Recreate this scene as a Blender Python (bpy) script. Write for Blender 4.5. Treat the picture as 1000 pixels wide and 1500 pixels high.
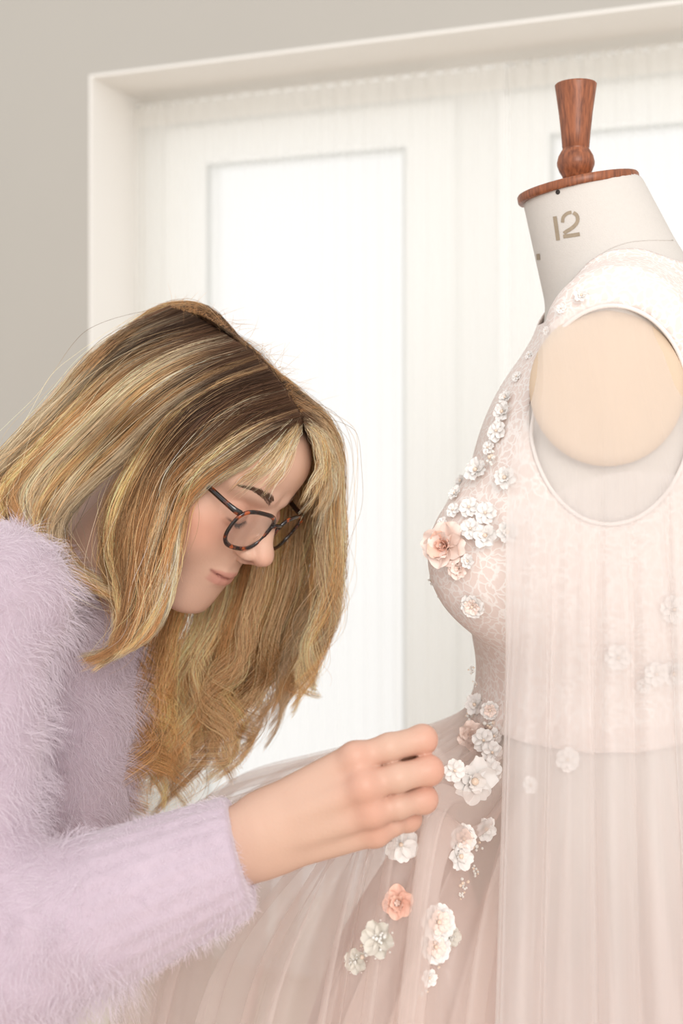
import bpy, math, random
import numpy as np
from mathutils import Matrix, Vector
from mathutils.bvhtree import BVHTree

scene = bpy.context.scene
for o in list(bpy.data.objects):
    bpy.data.objects.remove(o, do_unlink=True)
rng = np.random.default_rng(7)
random.seed(7)

# ---------------------------------------------------------------- camera
ZC = 1.32          # lens height
D0 = 1.06          # lens to the woman's face
FPX = 1667.0       # focal length in pixels of the 1000x1500 frame
HOR = 600.0        # eye level row
cam = bpy.data.cameras.new('camera')
cam.sensor_fit = 'VERTICAL'
cam.sensor_height = 36.0
cam.lens = FPX / 1500.0 * 36.0
cam.shift_y = (HOR - 750.0) / 1500.0
cam.clip_start = 0.02
cam.dof.use_dof = True
cam.dof.focus_distance = 0.96
cam.dof.aperture_fstop = 4.5
camo = bpy.data.objects.new('camera', cam)
camo.location = (0, -D0, ZC)
camo.rotation_euler = (math.pi / 2, 0, 0)
scene.collection.objects.link(camo)
scene.camera = camo

# ---------------------------------------------------------------- light
world = bpy.data.worlds.new('bright_overcast')
scene.world = world
world.use_nodes = True
bg = world.node_tree.nodes['Background']
bg.inputs[0].default_value = (1.0, 0.99, 0.975, 1)
bg.inputs[1].default_value = 1.0


def area(name, loc, target, size, power, col):
    l = bpy.data.lights.new(name, 'AREA')
    l.shape = 'RECTANGLE'
    l.size, l.size_y = size
    l.energy = power
    l.color = col
    o = bpy.data.objects.new(name, l)
    o.location = loc
    o.rotation_euler = (Vector(target) - Vector(loc)).to_track_quat('-Z', 'Y').to_euler()
    scene.collection.objects.link(o)
    return o


# soft key lamp added behind the camera for fill and shape
area('added_key_light', (0.35, -2.7, 2.2), (-0.05, 0, 1.25), (1.2, 1.4), 40, (1.0, 0.965, 0.93))

vs = scene.view_settings
vs.view_transform = 'Standard'
vs.look = 'None'
vs.exposure = 0.14
vs.gamma = 1.0
vs.use_curve_mapping = False
scene.cycles.transparent_max_bounces = 24
scene.cycles.max_bounces = 8


# ---------------------------------------------------------------- helpers
def P(px, py, Y=0.0):
    """world point seen at that place of the frame, at depth Y"""
    k = (D0 + Y) / FPX
    return np.array([(px - 500.0) * k, Y, ZC - (py - HOR) * k])


def sm(e0, e1, x):
    t = np.clip((x - e0) / (e1 - e0), 0, 1)
    return t * t * (3 - 2 * t)


ROOTS = {}


def tag(o, label=None, cat=None, group=None, kind=None):
    if label: o['label'] = label
    if cat: o['category'] = cat
    if group: o['group'] = group
    if kind: o['kind'] = kind
    return o


def root(name, loc, label, cat, group=None):
    o = bpy.data.objects.new(name, None)
    o.location = loc
    o.empty_display_size = 0.05
    scene.collection.objects.link(o)
    ROOTS[o.name] = Vector(loc)
    return tag(o, label, cat, group)


def link(o, parent=None):
    scene.collection.objects.link(o)
    if parent is not None:
        o.parent = parent
        if parent.name in ROOTS:
            o.matrix_parent_inverse = Matrix.Translation(-ROOTS[parent.name])
    return o


def mesh(name, verts, faces, mat=None, parent=None, smooth=True, cols=None):
    me = bpy.data.meshes.new(name)
    verts = np.asarray(verts, dtype=np.float32)
    if isinstance(faces, np.ndarray) and faces.ndim == 2:
        n, k = faces.shape
        me.vertices.add(len(verts))
        me.vertices.foreach_set('co', verts.ravel())
        me.loops.add(n * k)
        me.loops.foreach_set('vertex_index', faces.astype(np.int32).ravel())
        me.polygons.add(n)
        me.polygons.foreach_set('loop_start', np.arange(0, n * k, k, dtype=np.int32))
        me.update(calc_edges=True)
        me.validate()
    else:
        me.from_pydata([tuple(map(float, v)) for v in verts], [], [tuple(int(i) for i in f) for f in faces])
    if smooth:
        me.polygons.foreach_set('use_smooth', np.ones(len(me.polygons), dtype=bool))
    if cols is not None:
        a = me.attributes.new('tint', 'FLOAT_COLOR', 'POINT')
        c = np.ones((len(verts), 4), dtype=np.float32)
        c[:, :3] = cols
        a.data.foreach_set('color', c.ravel())
    if mat: me.materials.append(mat)
    o = bpy.data.objects.new(name, me)
    return link(o, parent)


def same(name, me, parent=None, M=None):
    o = bpy.data.objects.new(name, me)
    link(o, parent)
    if M is not None: o.matrix_basis = M
    return o


class MB:
    """collects simple shapes into one mesh"""
    def __init__(self): self.v, self.f = [], []

    def add(self, v, f):
        b = len(self.v)
        self.v += [tuple(map(float, q)) for q in v]
        self.f += [tuple(int(i) + b for i in q) for q in f]
        return self

    def box(self, a, b, M=None):
        x0, y0, z0 = a; x1, y1, z1 = b
        v = [(x0, y0, z0), (x1, y0, z0), (x1, y1, z0), (x0, y1, z0), (x0, y0, z1), (x1, y0, z1), (x1, y1, z1), (x0, y1, z1)]
        if M is not None: v = [tuple(M @ Vector(q)) for q in v]
        return self.add(v, [(0, 3, 2, 1), (4, 5, 6, 7), (0, 1, 5, 4), (1, 2, 6, 5), (2, 3, 7, 6), (3, 0, 4, 7)])

    def tube(self, pts, r, n=8, closed=False, flat=1.0, up=None):
        pts = np.asarray(pts, float)
        m = len(pts)
        r = np.broadcast_to(np.asarray(r, float), (m,))
        if closed:
            t = np.roll(pts, -1, 0) - np.roll(pts, 1, 0)
        else:
            t = np.gradient(pts, axis=0)
        t /= np.linalg.norm(t, axis=1)[:, None] + 1e-12
        u = np.array(up if up is not None else (0.0, 0.0, 1.0))
        if up is None and abs(t[0] @ u) > 0.9: u = np.array((0.0, 1.0, 0.0))
        rings = []
        for i in range(m):
            s = np.cross(t[i], u); s /= np.linalg.norm(s) + 1e-12
            w = np.cross(s, t[i])
            if up is None: u = w
            a = np.linspace(0, 2 * math.pi, n, endpoint=False)
            rings.append(pts[i] + r[i] * (np.cos(a)[:, None] * s * flat + np.sin(a)[:, None] * w))
        v = np.concatenate(rings)
        f = []
        for i in range(m if closed else m - 1):
            j = (i + 1) % m
            for k in range(n):
                l = (k + 1) % n
                f.append((i * n + k, i * n + l, j * n + l, j * n + k))
        if not closed:
            f.append(tuple(range(n))[::-1]); f.append(tuple((m - 1) * n + k for k in range(n)))
        return self.add(v, f)

    def lathe(self, prof, n=32, M=None):
        v, f = [], []
        for (r, z) in prof:
            for k in range(n):
                a = 2 * math.pi * k / n
                v.append((r * math.cos(a), r * math.sin(a), z))
        for i in range(len(prof) - 1):
            for k in range(n):
                l = (k + 1) % n
                f.append((i * n + k, i * n + l, (i + 1) * n + l, (i + 1) * n + k))
        f.append(tuple(range(n))[::-1]); f.append(tuple((len(prof) - 1) * n + k for k in range(n)))
        if M is not None: v = [tuple(M @ Vector(q)) for q in v]
        return self.add(v, f)

    def build(self, name, mat, parent=None, smooth=True):
        return mesh(name, self.v, self.f, mat, parent, smooth)


def grid_faces(nu, nv, wrap=False):
    """vertex (i,j) at i*nv+j; wrap joins the last i to the first"""
    I = np.arange(nu if wrap else nu - 1)[:, None]
    J = np.arange(nv - 1)[None, :]
    a = I * nv + J; b = ((I + 1) % nu) * nv + J
    return np.stack([a, b, b + 1, a + 1], -1).reshape(-1, 4)


def spline(pts, n):
    """Catmull-Rom through the points, n samples"""
    p = np.asarray(pts, float)
    p = np.concatenate([[2 * p[0] - p[1]], p, [2 * p[-1] - p[-2]]])
    m = len(p) - 3
    t = np.linspace(0, m - 1e-9, n)
    i = t.astype(int); u = (t - i)[:, None]
    a, b, c, d = p[i], p[i + 1], p[i + 2], p[i + 3]
    return 0.5 * ((2 * b) + (-a + c) * u + (2 * a - 5 * b + 4 * c - d) * u ** 2 + (-a + 3 * b - 3 * c + d) * u ** 3)


def strands(name, pts, rad, mat, parent=None, cols=None):
    """pts (n, m, 3): n hair curves of m points; rad (n, m) or (m,)"""
    n, m = pts.shape[:2]
    hc = bpy.data.hair_curves.new(name)
    hc.add_curves([m] * n)
    hc.attributes['position'].data.foreach_set('vector', np.ascontiguousarray(pts, dtype=np.float32).ravel())
    ra = hc.attributes.get('radius') or hc.attributes.new('radius', 'FLOAT', 'POINT')
    ra.data.foreach_set('value', np.ascontiguousarray(np.broadcast_to(rad, (n, m)), dtype=np.float32).ravel())
    if cols is not None:
        c = np.ones((n, m, 4), dtype=np.float32)
        c[..., :3] = cols
        a = hc.attributes.new('tint', 'FLOAT_COLOR', 'POINT')
        a.data.foreach_set('color', c.ravel())
    hc.materials.append(mat)
    o = bpy.data.objects.new(name, hc)
    return link(o, parent)


# ---------------------------------------------------------------- materials
def lin(r, g, b):
    return tuple(((c / 255.0) / 12.92 if c <= 10 else ((c / 255.0 + 0.055) / 1.055) ** 2.4) for c in (r, g, b)) + (1.0,)


def mat_new(name):
    m = bpy.data.materials.new(name)
    m.use_nodes = True
    nt = m.node_tree
    return m, nt, nt.nodes['Principled BSDF']


def principled(name, col, rough=0.6, metal=0.0, noise=0.0, nscale=40.0, bump=0.0, bscale=200.0, sss=0.0, spec=0.5, attr=None, sheen=0.0, coat=0.0):
    m, nt, b = mat_new(name)
    b.inputs['Base Color'].default_value = col
    b.inputs['Roughness'].default_value = rough
    b.inputs['Metallic'].default_value = metal
    b.inputs['Specular IOR Level'].default_value = spec
    b.inputs['Sheen Weight'].default_value = sheen
    b.inputs['Coat Weight'].default_value = coat
    tc = nt.nodes.new('ShaderNodeTexCoord')
    src = None
    if attr:
        a = nt.nodes.new('ShaderNodeAttribute'); a.attribute_name = attr
        src = a.outputs['Color']
    if noise > 0:
        n = nt.nodes.new('ShaderNodeTexNoise'); n.inputs['Scale'].default_value = nscale
        n.inputs['Detail'].default_value = 5
        nt.links.new(tc.outputs['Object'], n.inputs['Vector'])
        mr = nt.nodes.new('ShaderNodeMapRange')
        mr.inputs['To Min'].default_value = 1 - noise; mr.inputs['To Max'].default_value = 1 + noise
        nt.links.new(n.outputs['Fac'], mr.inputs['Value'])
        mx = nt.nodes.new('ShaderNodeVectorMath'); mx.operation = 'SCALE'
        if src is not None: nt.links.new(src, mx.inputs[0])
        else: mx.inputs[0].default_value = col[:3]
        nt.links.new(mr.outputs['Result'], mx.inputs['Scale'])
        src = mx.outputs['Vector']
    if src is not None: nt.links.new(src, b.inputs['Base Color'])
    if bump > 0:
        n2 = nt.nodes.new('ShaderNodeTexNoise'); n2.inputs['Scale'].default_value = bscale
        n2.inputs['Detail'].default_value = 4
        nt.links.new(tc.outputs['Object'], n2.inputs['Vector'])
        bp = nt.nodes.new('ShaderNodeBump'); bp.inputs['Strength'].default_value = bump
        bp.inputs['Distance'].default_value = 0.001
        nt.links.new(n2.outputs['Fac'], bp.inputs['Height'])
        nt.links.new(bp.outputs['Normal'], b.inputs['Normal'])
    if sss > 0:
        b.inputs['Subsurface Weight'].default_value = sss
        b.inputs['Subsurface Radius'].default_value = (1.0, 0.35, 0.2)
        b.inputs['Subsurface Scale'].default_value = 0.006
    return m


def sheer(name, col, opacity, trans=0.5, weave=0.0, wscale=900.0, gloss=0.0):
    """see-through cloth: holes of the net + threads that scatter and let light through"""
    m, nt, b = mat_new(name)
    nt.nodes.remove(b)
    out = nt.nodes['Material Output']
    d = nt.nodes.new('ShaderNodeBsdfDiffuse'); d.inputs[0].default_value = col
    t = nt.nodes.new('ShaderNodeBsdfTranslucent'); t.inputs[0].default_value = col
    mx = nt.nodes.new('ShaderNodeMixShader'); mx.inputs[0].default_value = trans
    nt.links.new(d.outputs[0], mx.inputs[1]); nt.links.new(t.outputs[0], mx.inputs[2])
    cloth = mx
    if gloss > 0:
        g = nt.nodes.new('ShaderNodeBsdfGlossy'); g.inputs['Roughness'].default_value = 0.38
        mg = nt.nodes.new('ShaderNodeMixShader'); mg.inputs[0].default_value = gloss
        nt.links.new(mx.outputs[0], mg.inputs[1]); nt.links.new(g.outputs[0], mg.inputs[2])
        cloth = mg
    tr = nt.nodes.new('ShaderNodeBsdfTransparent')
    m2 = nt.nodes.new('ShaderNodeMixShader'); m2.inputs[0].default_value = opacity
    if weave > 0:
        tc = nt.nodes.new('ShaderNodeTexCoord')
        v = nt.nodes.new('ShaderNodeTexVoronoi'); v.feature = 'DISTANCE_TO_EDGE'
        v.inputs['Scale'].default_value = wscale
        v.inputs['Randomness'].default_value = 0.35
        nt.links.new(tc.outputs['Object'], v.inputs['Vector'])
        mr = nt.nodes.new('ShaderNodeMapRange')
        mr.inputs['From Min'].default_value = 0.0; mr.inputs['From Max'].default_value = 0.35
        mr.inputs['To Min'].default_value = min(1, opacity + weave); mr.inputs['To Max'].default_value = max(0, opacity - weave)
        nt.links.new(v.outputs['Distance'], mr.inputs['Value'])
        nt.links.new(mr.outputs['Result'], m2.inputs[0])
    nt.links.new(tr.outputs[0], m2.inputs[1]); nt.links.new(cloth.outputs[0], m2.inputs[2])
    nt.links.new(m2.outputs[0], out.inputs['Surface'])
    return m


# ---------------------------------------------------------------- distance fields, meshed with surface nets
def nrm(q): return np.sqrt(np.einsum('ij,ij->i', q, q))


def s_ell(p, c, r):
    q = (p - np.asarray(c, np.float32)) / np.asarray(r, np.float32)
    k0 = nrm(q); k1 = nrm(q / np.asarray(r, np.float32))
    return k0 * (k0 - 1) / np.maximum(k1, 1e-9)


def s_cap(p, a, b, ra, rb=None):
    rb = ra if rb is None else rb
    a = np.asarray(a, np.float32); ba = np.asarray(b, np.float32) - a
    q = p - a
    h = np.clip(q @ ba / max(float(ba @ ba), 1e-12), 0, 1)
    return nrm(q - h[:, None] * ba) - (ra + (rb - ra) * h)


def smin(a, b, k):
    h = np.maximum(k - np.abs(a - b), 0) / k
    return np.minimum(a, b) - h * h * k * 0.25


def smax(a, b, k): return -smin(-a, -b, k)


def mesh_sdf(f, lo, hi, h, slack=1.6):
    lo = np.asarray(lo, float); hi = np.asarray(hi, float)
    B = 12
    nb = np.maximum(np.ceil((hi - lo) / (h * B)).astype(int), 1)
    n = nb * B + 1
    V = np.empty(tuple(n), np.float32)
    bi = np.stack(np.meshgrid(*[np.arange(k) for k in nb], indexing='ij'), -1).reshape(-1, 3)
    cen = (lo + (bi + 0.5) * B * h).astype(np.float32)
    dc = f(cen)
    act = np.abs(dc) < slack * 0.87 * B * h
    for b, d in zip(bi[~act], dc[~act]):
        s = b * B
        V[s[0]:s[0] + B + 1, s[1]:s[1] + B + 1, s[2]:s[2] + B + 1] = d
    loc = np.stack(np.meshgrid(*[np.arange(B + 1)] * 3, indexing='ij'), -1).reshape(-1, 3)
    A = bi[act]
    for i in range(0, len(A), 120):
        sub = A[i:i + 120]
        pts = (lo + (sub[:, None, :] * B + loc[None]) * h).reshape(-1, 3).astype(np.float32)
        v = f(pts).reshape(len(sub), B + 1, B + 1, B + 1)
        for b, w in zip(sub, v):
            s = b * B
            V[s[0]:s[0] + B + 1, s[1]:s[1] + B + 1, s[2]:s[2] + B + 1] = w
    ins = V < 0
    cnt = np.zeros(tuple(n - 1), np.int8)
    for dx in (0, 1):
        for dy in (0, 1):
            for dz in (0, 1):
                cnt += ins[dx:n[0] - 1 + dx, dy:n[1] - 1 + dy, dz:n[2] - 1 + dz]
    cells = np.argwhere((cnt > 0) & (cnt < 8))
    idx = np.full(tuple(n - 1), -1, np.int32)
    idx[tuple(cells.T)] = np.arange(len(cells))
    acc = np.zeros((len(cells), 3)); num = np.zeros(len(cells))
    cor = [(0, 0, 0), (1, 0, 0), (0, 1, 0), (1, 1, 0), (0, 0, 1), (1, 0, 1), (0, 1, 1), (1, 1, 1)]
    vals = [V[cells[:, 0] + c[0], cells[:, 1] + c[1], cells[:, 2] + c[2]] for c in cor]
    for i in range(8):
        for ax in range(3):
            if cor[i][ax] == 0:
                j = i + (1 << ax)
                x = (vals[i] < 0) != (vals[j] < 0)
                t = np.where(x, vals[i] / np.where(x, vals[i] - vals[j], 1), 0)
                pt = np.tile(np.asarray(cor[i], float), (len(cells), 1))
                pt[:, ax] += t
                acc += np.where(x[:, None], pt, 0); num += x
    verts = lo + (cells + acc / num[:, None]) * h
    quads = []
    for ax in range(3):
        o1, o2 = (ax + 1) % 3, (ax + 2) % 3
        sl0 = [slice(None)] * 3; sl1 = [slice(None)] * 3
        sl0[ax] = slice(0, n[ax] - 1); sl1[ax] = slice(1, n[ax])
        for o in (o1, o2):
            sl0[o] = slice(1, n[o] - 1); sl1[o] = slice(1, n[o] - 1)
        a = ins[tuple(sl0)]; b = ins[tuple(sl1)]
        e = np.argwhere(a != b)
        flip = a[tuple(e.T)]
        e = e.copy(); e[:, o1] += 1; e[:, o2] += 1
        q = []
        for (u, w) in ((-1, -1), (0, -1), (0, 0), (-1, 0)):
            c = e.copy(); c[:, o1] += u; c[:, o2] += w
            q.append(idx[tuple(c.T)])
        q = np.stack(q, -1)
        q[~flip] = q[~flip][:, ::-1]
        quads.append(q)
    quads = np.concatenate(quads)
    return verts, quads[(quads >= 0).all(1)]


def grad_normals(f, v, e):
    v = v.astype(np.float32)
    g = np.stack([f(v + np.eye(3, dtype=np.float32)[i] * e) - f(v - np.eye(3, dtype=np.float32)[i] * e) for i in range(3)], -1)
    return g / (np.linalg.norm(g, axis=1)[:, None] + 1e-12)

# ================================================================ the room
M_wall = principled('wall_paint', lin(187, 182, 174), 0.9, noise=0.015, nscale=6, bump=0.05, bscale=300)
M_reveal = principled('reveal_paint', lin(242, 238, 232), 0.8, bump=0.04, bscale=300)
M_upvc = principled('window_plastic', lin(248, 248, 246), 0.35)
M_floor = principled('floor_boards', lin(214, 200, 184), 0.5, noise=0.12, nscale=5)
M_net = sheer('net_curtain_voile', lin(254, 254, 252), 0.5, 0.65)
M_tape = sheer('curtain_heading', lin(244, 241, 236), 0.62, 0.5)

m, nt, b = mat_new('window_glass')
nt.nodes.remove(b)
g_t = nt.nodes.new('ShaderNodeBsdfTransparent'); g_g = nt.nodes.new('ShaderNodeBsdfGlossy'); g_g.inputs['Roughness'].default_value = 0.02
g_m = nt.nodes.new('ShaderNodeMixShader'); g_m.inputs[0].default_value = 0.06
nt.links.new(g_t.outputs[0], g_m.inputs[1]); nt.links.new(g_g.outputs[0], g_m.inputs[2])
nt.links.new(g_m.outputs[0], nt.nodes['Material Output'].inputs['Surface'])
M_glass = m

WANG = math.radians(21.5)
WM = Matrix.Translation((-0.575, 2.6 - D0, 0)) @ Matrix.Rotation(-WANG, 4, 'Z')   # x along the wall to the right, y into it
TOPZ = ZC + 0.764
OPW = 2.25
wb = MB()
TH = 0.36
wb.box((-3.0, 0, 0), (0, TH, 3.5), WM)
wb.box((OPW, 0, 0), (OPW + 2.2, TH, 3.5), WM)
wb.box((0, 0, TOPZ), (OPW, TH, 3.5), WM)
tag(wb.build('wall_window', M_wall, smooth=False), 'pale warm grey wall around the window recess', kind='structure')
# plastered lining of the recess, each side a trim piece
t = 0.006
for i, (a, c) in enumerate((((-t * 0, -0.002, 0), (t, 0.30, TOPZ - t)), ((OPW - t, -0.002, 0), (OPW, 0.30, TOPZ - t)), ((0, -0.002, TOPZ - t), (OPW, 0.30, TOPZ)))):
    tag(MB().box(a, c, WM).build('trim_%d' % (i + 1), M_reveal, smooth=False), ('white plaster jamb on the left of the window recess', 'white plaster jamb on the right of the window recess', 'white plaster lining above the window recess')[i], kind='structure')
fl = MB().box((-2.6, -4.6, -0.05), (3.6, 0.29, 0.0), WM).build('floor', M_floor, smooth=False)
tag(fl, 'pale wooden floor of the sewing room', kind='structure')

# window: frame, two glazed sashes
win = root('window_1', tuple(WM @ Vector((OPW / 2, 0.26, 0.0))), 'white plastic framed window behind the net curtains', 'window')
win['kind'] = 'structure'
del win['category']
q0, q1 = 0.235, 0.295
fb = MB()
fb.box((0.006, q0, 0.0), (0.075, q1, TOPZ - 0.006), WM)
fb.box((OPW - 0.075, q0, 0.0), (OPW - 0.006, q1, TOPZ - 0.006), WM)
fb.box((0.075, q0, TOPZ - 0.08), (OPW - 0.075, q1, TOPZ - 0.006), WM)
fb.box((0.075, q0, 0.0), (OPW - 0.075, q1, 0.08), WM)
for x in (0.80, 1.535):
    fb.box((x, q0, 0.08), (x + 0.10, q1, TOPZ - 0.08), WM)
fb.build('window_frame', M_upvc, win, False)
PT = ZC + 0.588
for (x0, x1, bar) in ((0.075, 0.80, 0), (0.90, 1.535, 0), (1.635, OPW - 0.075, 0)):
    gl0, gl1 = x0 + 0.112, x1 - 0.112
    sb = MB()
    s0, s1 = q0 - 0.022, q1 - 0.01
    sb.box((x0, s0, 0.085), (gl0, s1, TOPZ - 0.082), WM)
    sb.box((gl1, s0, 0.085), (x1, s1, TOPZ - 0.082), WM)
    sb.box((gl0, s0, PT), (gl1, s1, TOPZ - 0.082), WM)
    sb.box((gl0, s0, 0.085), (gl1, s1, 0.20), WM)
    sash = sb.build('sash', M_upvc, win, False)
    MB().box((gl0 - 0.005, q0 + 0.015, 0.19), (gl1 + 0.005, q0 + 0.021, PT + 0.005), WM).build('pane', M_glass, sash, False)
    gb = MB()
    for (a, c) in (((gl0, s0 - 0.001, PT - 0.006), (gl1, s0 + 0.012, PT)), ((gl0, s0 - 0.001, 0.2), (gl0 + 0.006, s0 + 0.012, PT)), ((gl1 - 0.006, s0 - 0.001, 0.2), (gl1, s0 + 0.012, PT))):
        gb.box(a, c, WM)
    gb.build('gasket', principled('grey_gasket', lin(185, 188, 184), 0.7), sash, False)


def net(x0, x1, label, seed):
    r = np.random.default_rng(seed)
    nu, nv = 420, 26
    u = np.linspace(0, 1, nu)
    x = x0 + (x1 - x0) * u
    ph = np.cumsum(r.uniform(0.5, 1.5, nu)); ph *= 2 * math.pi * (x1 - x0) / 0.036 / ph[-1]
    amp = 0.0055 + 0.004 * np.interp(u, np.linspace(0, 1, 12), r.uniform(-1, 1, 12))
    drift = np.interp(u, np.linspace(0, 1, 9), r.uniform(-1, 1, 9)) * 0.006
    z = np.linspace(TOPZ - 0.03, 0.03, nv)
    tt = np.linspace(0, 1, nv)
    Y = 0.165 + (np.sin(ph) * amp)[:, None] * (0.55 + 0.45 * tt) + drift[:, None] * tt
    X = x[:, None] + (np.cos(ph * 0.5) * 0.004)[:, None] * tt
    v = np.stack([X, Y, np.broadcast_to(z, X.shape)], -1).reshape(-1, 3)
    R = np.array(WM)
    v = v @ R[:3, :3].T + R[:3, 3]
    c = root('net_curtain', tuple(WM @ Vector(((x0 + x1) / 2, 0.165, 0.03))), label, 'curtain', 'net curtains in the window recess')
    mesh('voile', v, grid_faces(nu, nv), M_net, c)
    nv2 = 5
    z2 = np.linspace(TOPZ - 0.028, TOPZ - 0.085, nv2)
    Y2 = 0.160 + (np.sin(ph * 1.0) * amp)[:, None] * 0.6 + np.zeros(nv2)
    v2 = np.stack([np.broadcast_to(x[:, None], Y2.shape), Y2, np.broadcast_to(z2, Y2.shape)], -1).reshape(-1, 3) @ R[:3, :3].T + R[:3, 3]
    mesh('heading_tape', v2, grid_faces(nu, nv2), M_tape, c)
    return c


net(0.02, 0.928, 'white sheer net curtain hanging behind the woman\'s head', 3)
net(0.932, OPW - 0.02, 'white sheer net curtain hanging behind the dress form', 5)
for k_, (xa, xb) in enumerate(((0.02, 0.928), (0.932, OPW - 0.02))):
    MB().tube([tuple(WM @ Vector((xa, 0.163, TOPZ - 0.035))), tuple(WM @ Vector((xb, 0.163, TOPZ - 0.035)))], 0.004, 8).build('curtain_wire', M_upvc, bpy.data.objects['net_curtain' + ('', '.001')[k_]])

# ================================================================ the woman
HC = P(291, 680, 0.0)
hL = Vector((0.46, 0.877, -0.14)); hU = Vector((0.56, -0.166, 0.80)); hF = Vector((0.69, -0.43, -0.583))
hF.normalize(); hU = (hU - hF * hU.dot(hF)).normalized(); hL = hU.cross(hF).normalized()
HR = np.array([hL, hU, hF]).T * 0.01      # columns: her left, up, forward; local unit is 1 cm


def Hw(q):
    return HC + np.asarray(q, float) @ HR.T


def Hl(p):
    return (np.asarray(p, float) - HC) @ (HR / 1e-4)


HM = Matrix([[HR[0][0] * 100, HR[0][1] * 100, HR[0][2] * 100, HC[0]], [HR[1][0] * 100, HR[1][1] * 100, HR[1][2] * 100, HC[1]],
             [HR[2][0] * 100, HR[2][1] * 100, HR[2][2] * 100, HC[2]], [0, 0, 0, 1]])

NECK_BASE = P(95, 900, 0.02)
nb_l = Hl(NECK_BASE)


def warp(y):
    return y - 1.15 * sm(-10.6, -7.2, y) * sm(9.5, 4.5, y)


def f_head(p):
    """head and neck, centimetres, x her left, y up, z forward"""
    q = p.copy(); q[:, 0] = np.abs(q[:, 0]); q[:, 1] = warp(q[:, 1])
    d = s_ell(q, (0, 3.1, -0.7), (7.3, 7.7, 9.2))
    d = smin(d, s_ell(q, (0, 3.6, 2.3), (6.2, 5.2, 6.35)), 2.5)            # forehead
    d = smin(d, s_ell(q, (0, -3.6, 2.7), (5.7, 6.9, 6.0)), 2.5)           # mid face
    d = smin(d, s_cap(q, (4.55, -6.3, 0.6), (1.4, -9.5, 6.7), 1.35, 1.5), 2.2)   # jaw
    d = smin(d, s_ell(q, (0, -9.7, 7.0), (1.9, 1.45, 2.05)), 1.6)          # chin
    d = smin(d, s_ell(q, (0, -7.0, 6.3), (3.4, 2.6, 2.9)), 1.5)            # muzzle
    d = smin(d, s_ell(q, (4.3, -2.7, 5.0), (1.9, 1.6, 2.2)), 1.6)          # cheekbone
    d = smin(d, s_ell(q, (3.4, -4.8, 5.7), (2.1, 2.2, 2.1)), 1.8)          # cheek
    d = smin(d, s_cap(q, (4.4, 1.5, 6.6), (1.0, 1.35, 8.35), 0.7, 0.75), 1.0)    # brow ridge
    d = smax(d, -s_ell(q, (2.95, -1.0, 9.7), (1.95, 1.35, 2.0)), 1.2)       # socket
    d = smin(d, s_ell(q, (2.9, -1.15, 7.2), (1.5, 1.22, 1.35)), 0.35)     # lidded eye
    d = smin(d, s_cap(q, (1.75, -1.6, 8.0), (4.0, -1.7, 7.4), 0.16), 0.35)   # lower lid
    d = smin(d, s_cap(q, (0, 0.6, 8.35), (0, -2.7, 10.5), 0.62, 0.78), 0.9)     # nose bridge
    d = smin(d, s_ell(q, (0.6, -2.3, 9.0), (1.0, 2.1, 1.05)), 0.8)         # flank
    d = smin(d, s_ell(q, (0, -3.3, 10.85), (1.0, 0.88, 0.98)), 0.7)      # tip
    d = smin(d, s_ell(q, (1.08, -3.75, 9.65), (0.66, 0.66, 1.0)), 0.5)     # wing
    d = smin(d, s_cap(q, (0, -3.95, 10.7), (0, -4.75, 9.4), 0.38, 0.45), 0.5)
    d = smax(d, -s_ell(q, (0.58, -4.35, 10.1), (0.28, 0.36, 0.52)), 0.25)  # nostril
    d = smax(d, -s_cap(q, (1.65, -3.4, 9.5), (1.85, -4.4, 9.1), 0.14), 0.4)
    up = np.minimum(s_cap(q, (2.4, -6.78, 7.9), (0.85, -6.62, 9.0), 0.20, 0.36), s_cap(q, (0.85, -6.62, 9.0), (0, -6.72, 9.25), 0.36, 0.34))
    lo = np.minimum(s_cap(q, (2.3, -6.9, 7.85), (0.95, -7.58, 8.78), 0.20, 0.42), s_cap(q, (0.95, -7.58, 8.78), (0, -7.65, 8.92), 0.42, 0.44))
    d = smin(d, up, 0.45)
    d = smin(d, lo, 0.45)
    cr = np.minimum(s_cap(q, (2.85, -6.45, 7.75), (0.9, -7.1, 9.28), 0.14, 0.10), s_cap(q, (0.9, -7.1, 9.28), (0, -7.15, 9.55), 0.10, 0.10))
    d = smax(d, -cr, 0.22)
    d = smax(d, -s_cap(q, (0, -5.5, 10.0), (0, -6.1, 9.95), 0.16), 0.35)    # philtrum
    ear = smax(s_ell(q, (7.25, -0.9, -0.6), (0.75, 3.0, 1.8)), -s_ell(q, (8.2, -0.6, -0.2), (0.8, 1.8, 1.0)), 0.3)
    d = smin(d, ear, 0.5)
    a = np.array((0, -4.2, -1.6)); b = nb_l
    d = smin(d, s_cap(p, a, b, 5.0, 5.9), 1.6)
    d = smin(d, s_cap(p, (-4.6, -3.5, -1.0), b + np.array((-1.5, 0.0, 6.5)), 1.2, 1.4), 1.6)  # neck muscle
    return d


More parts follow.
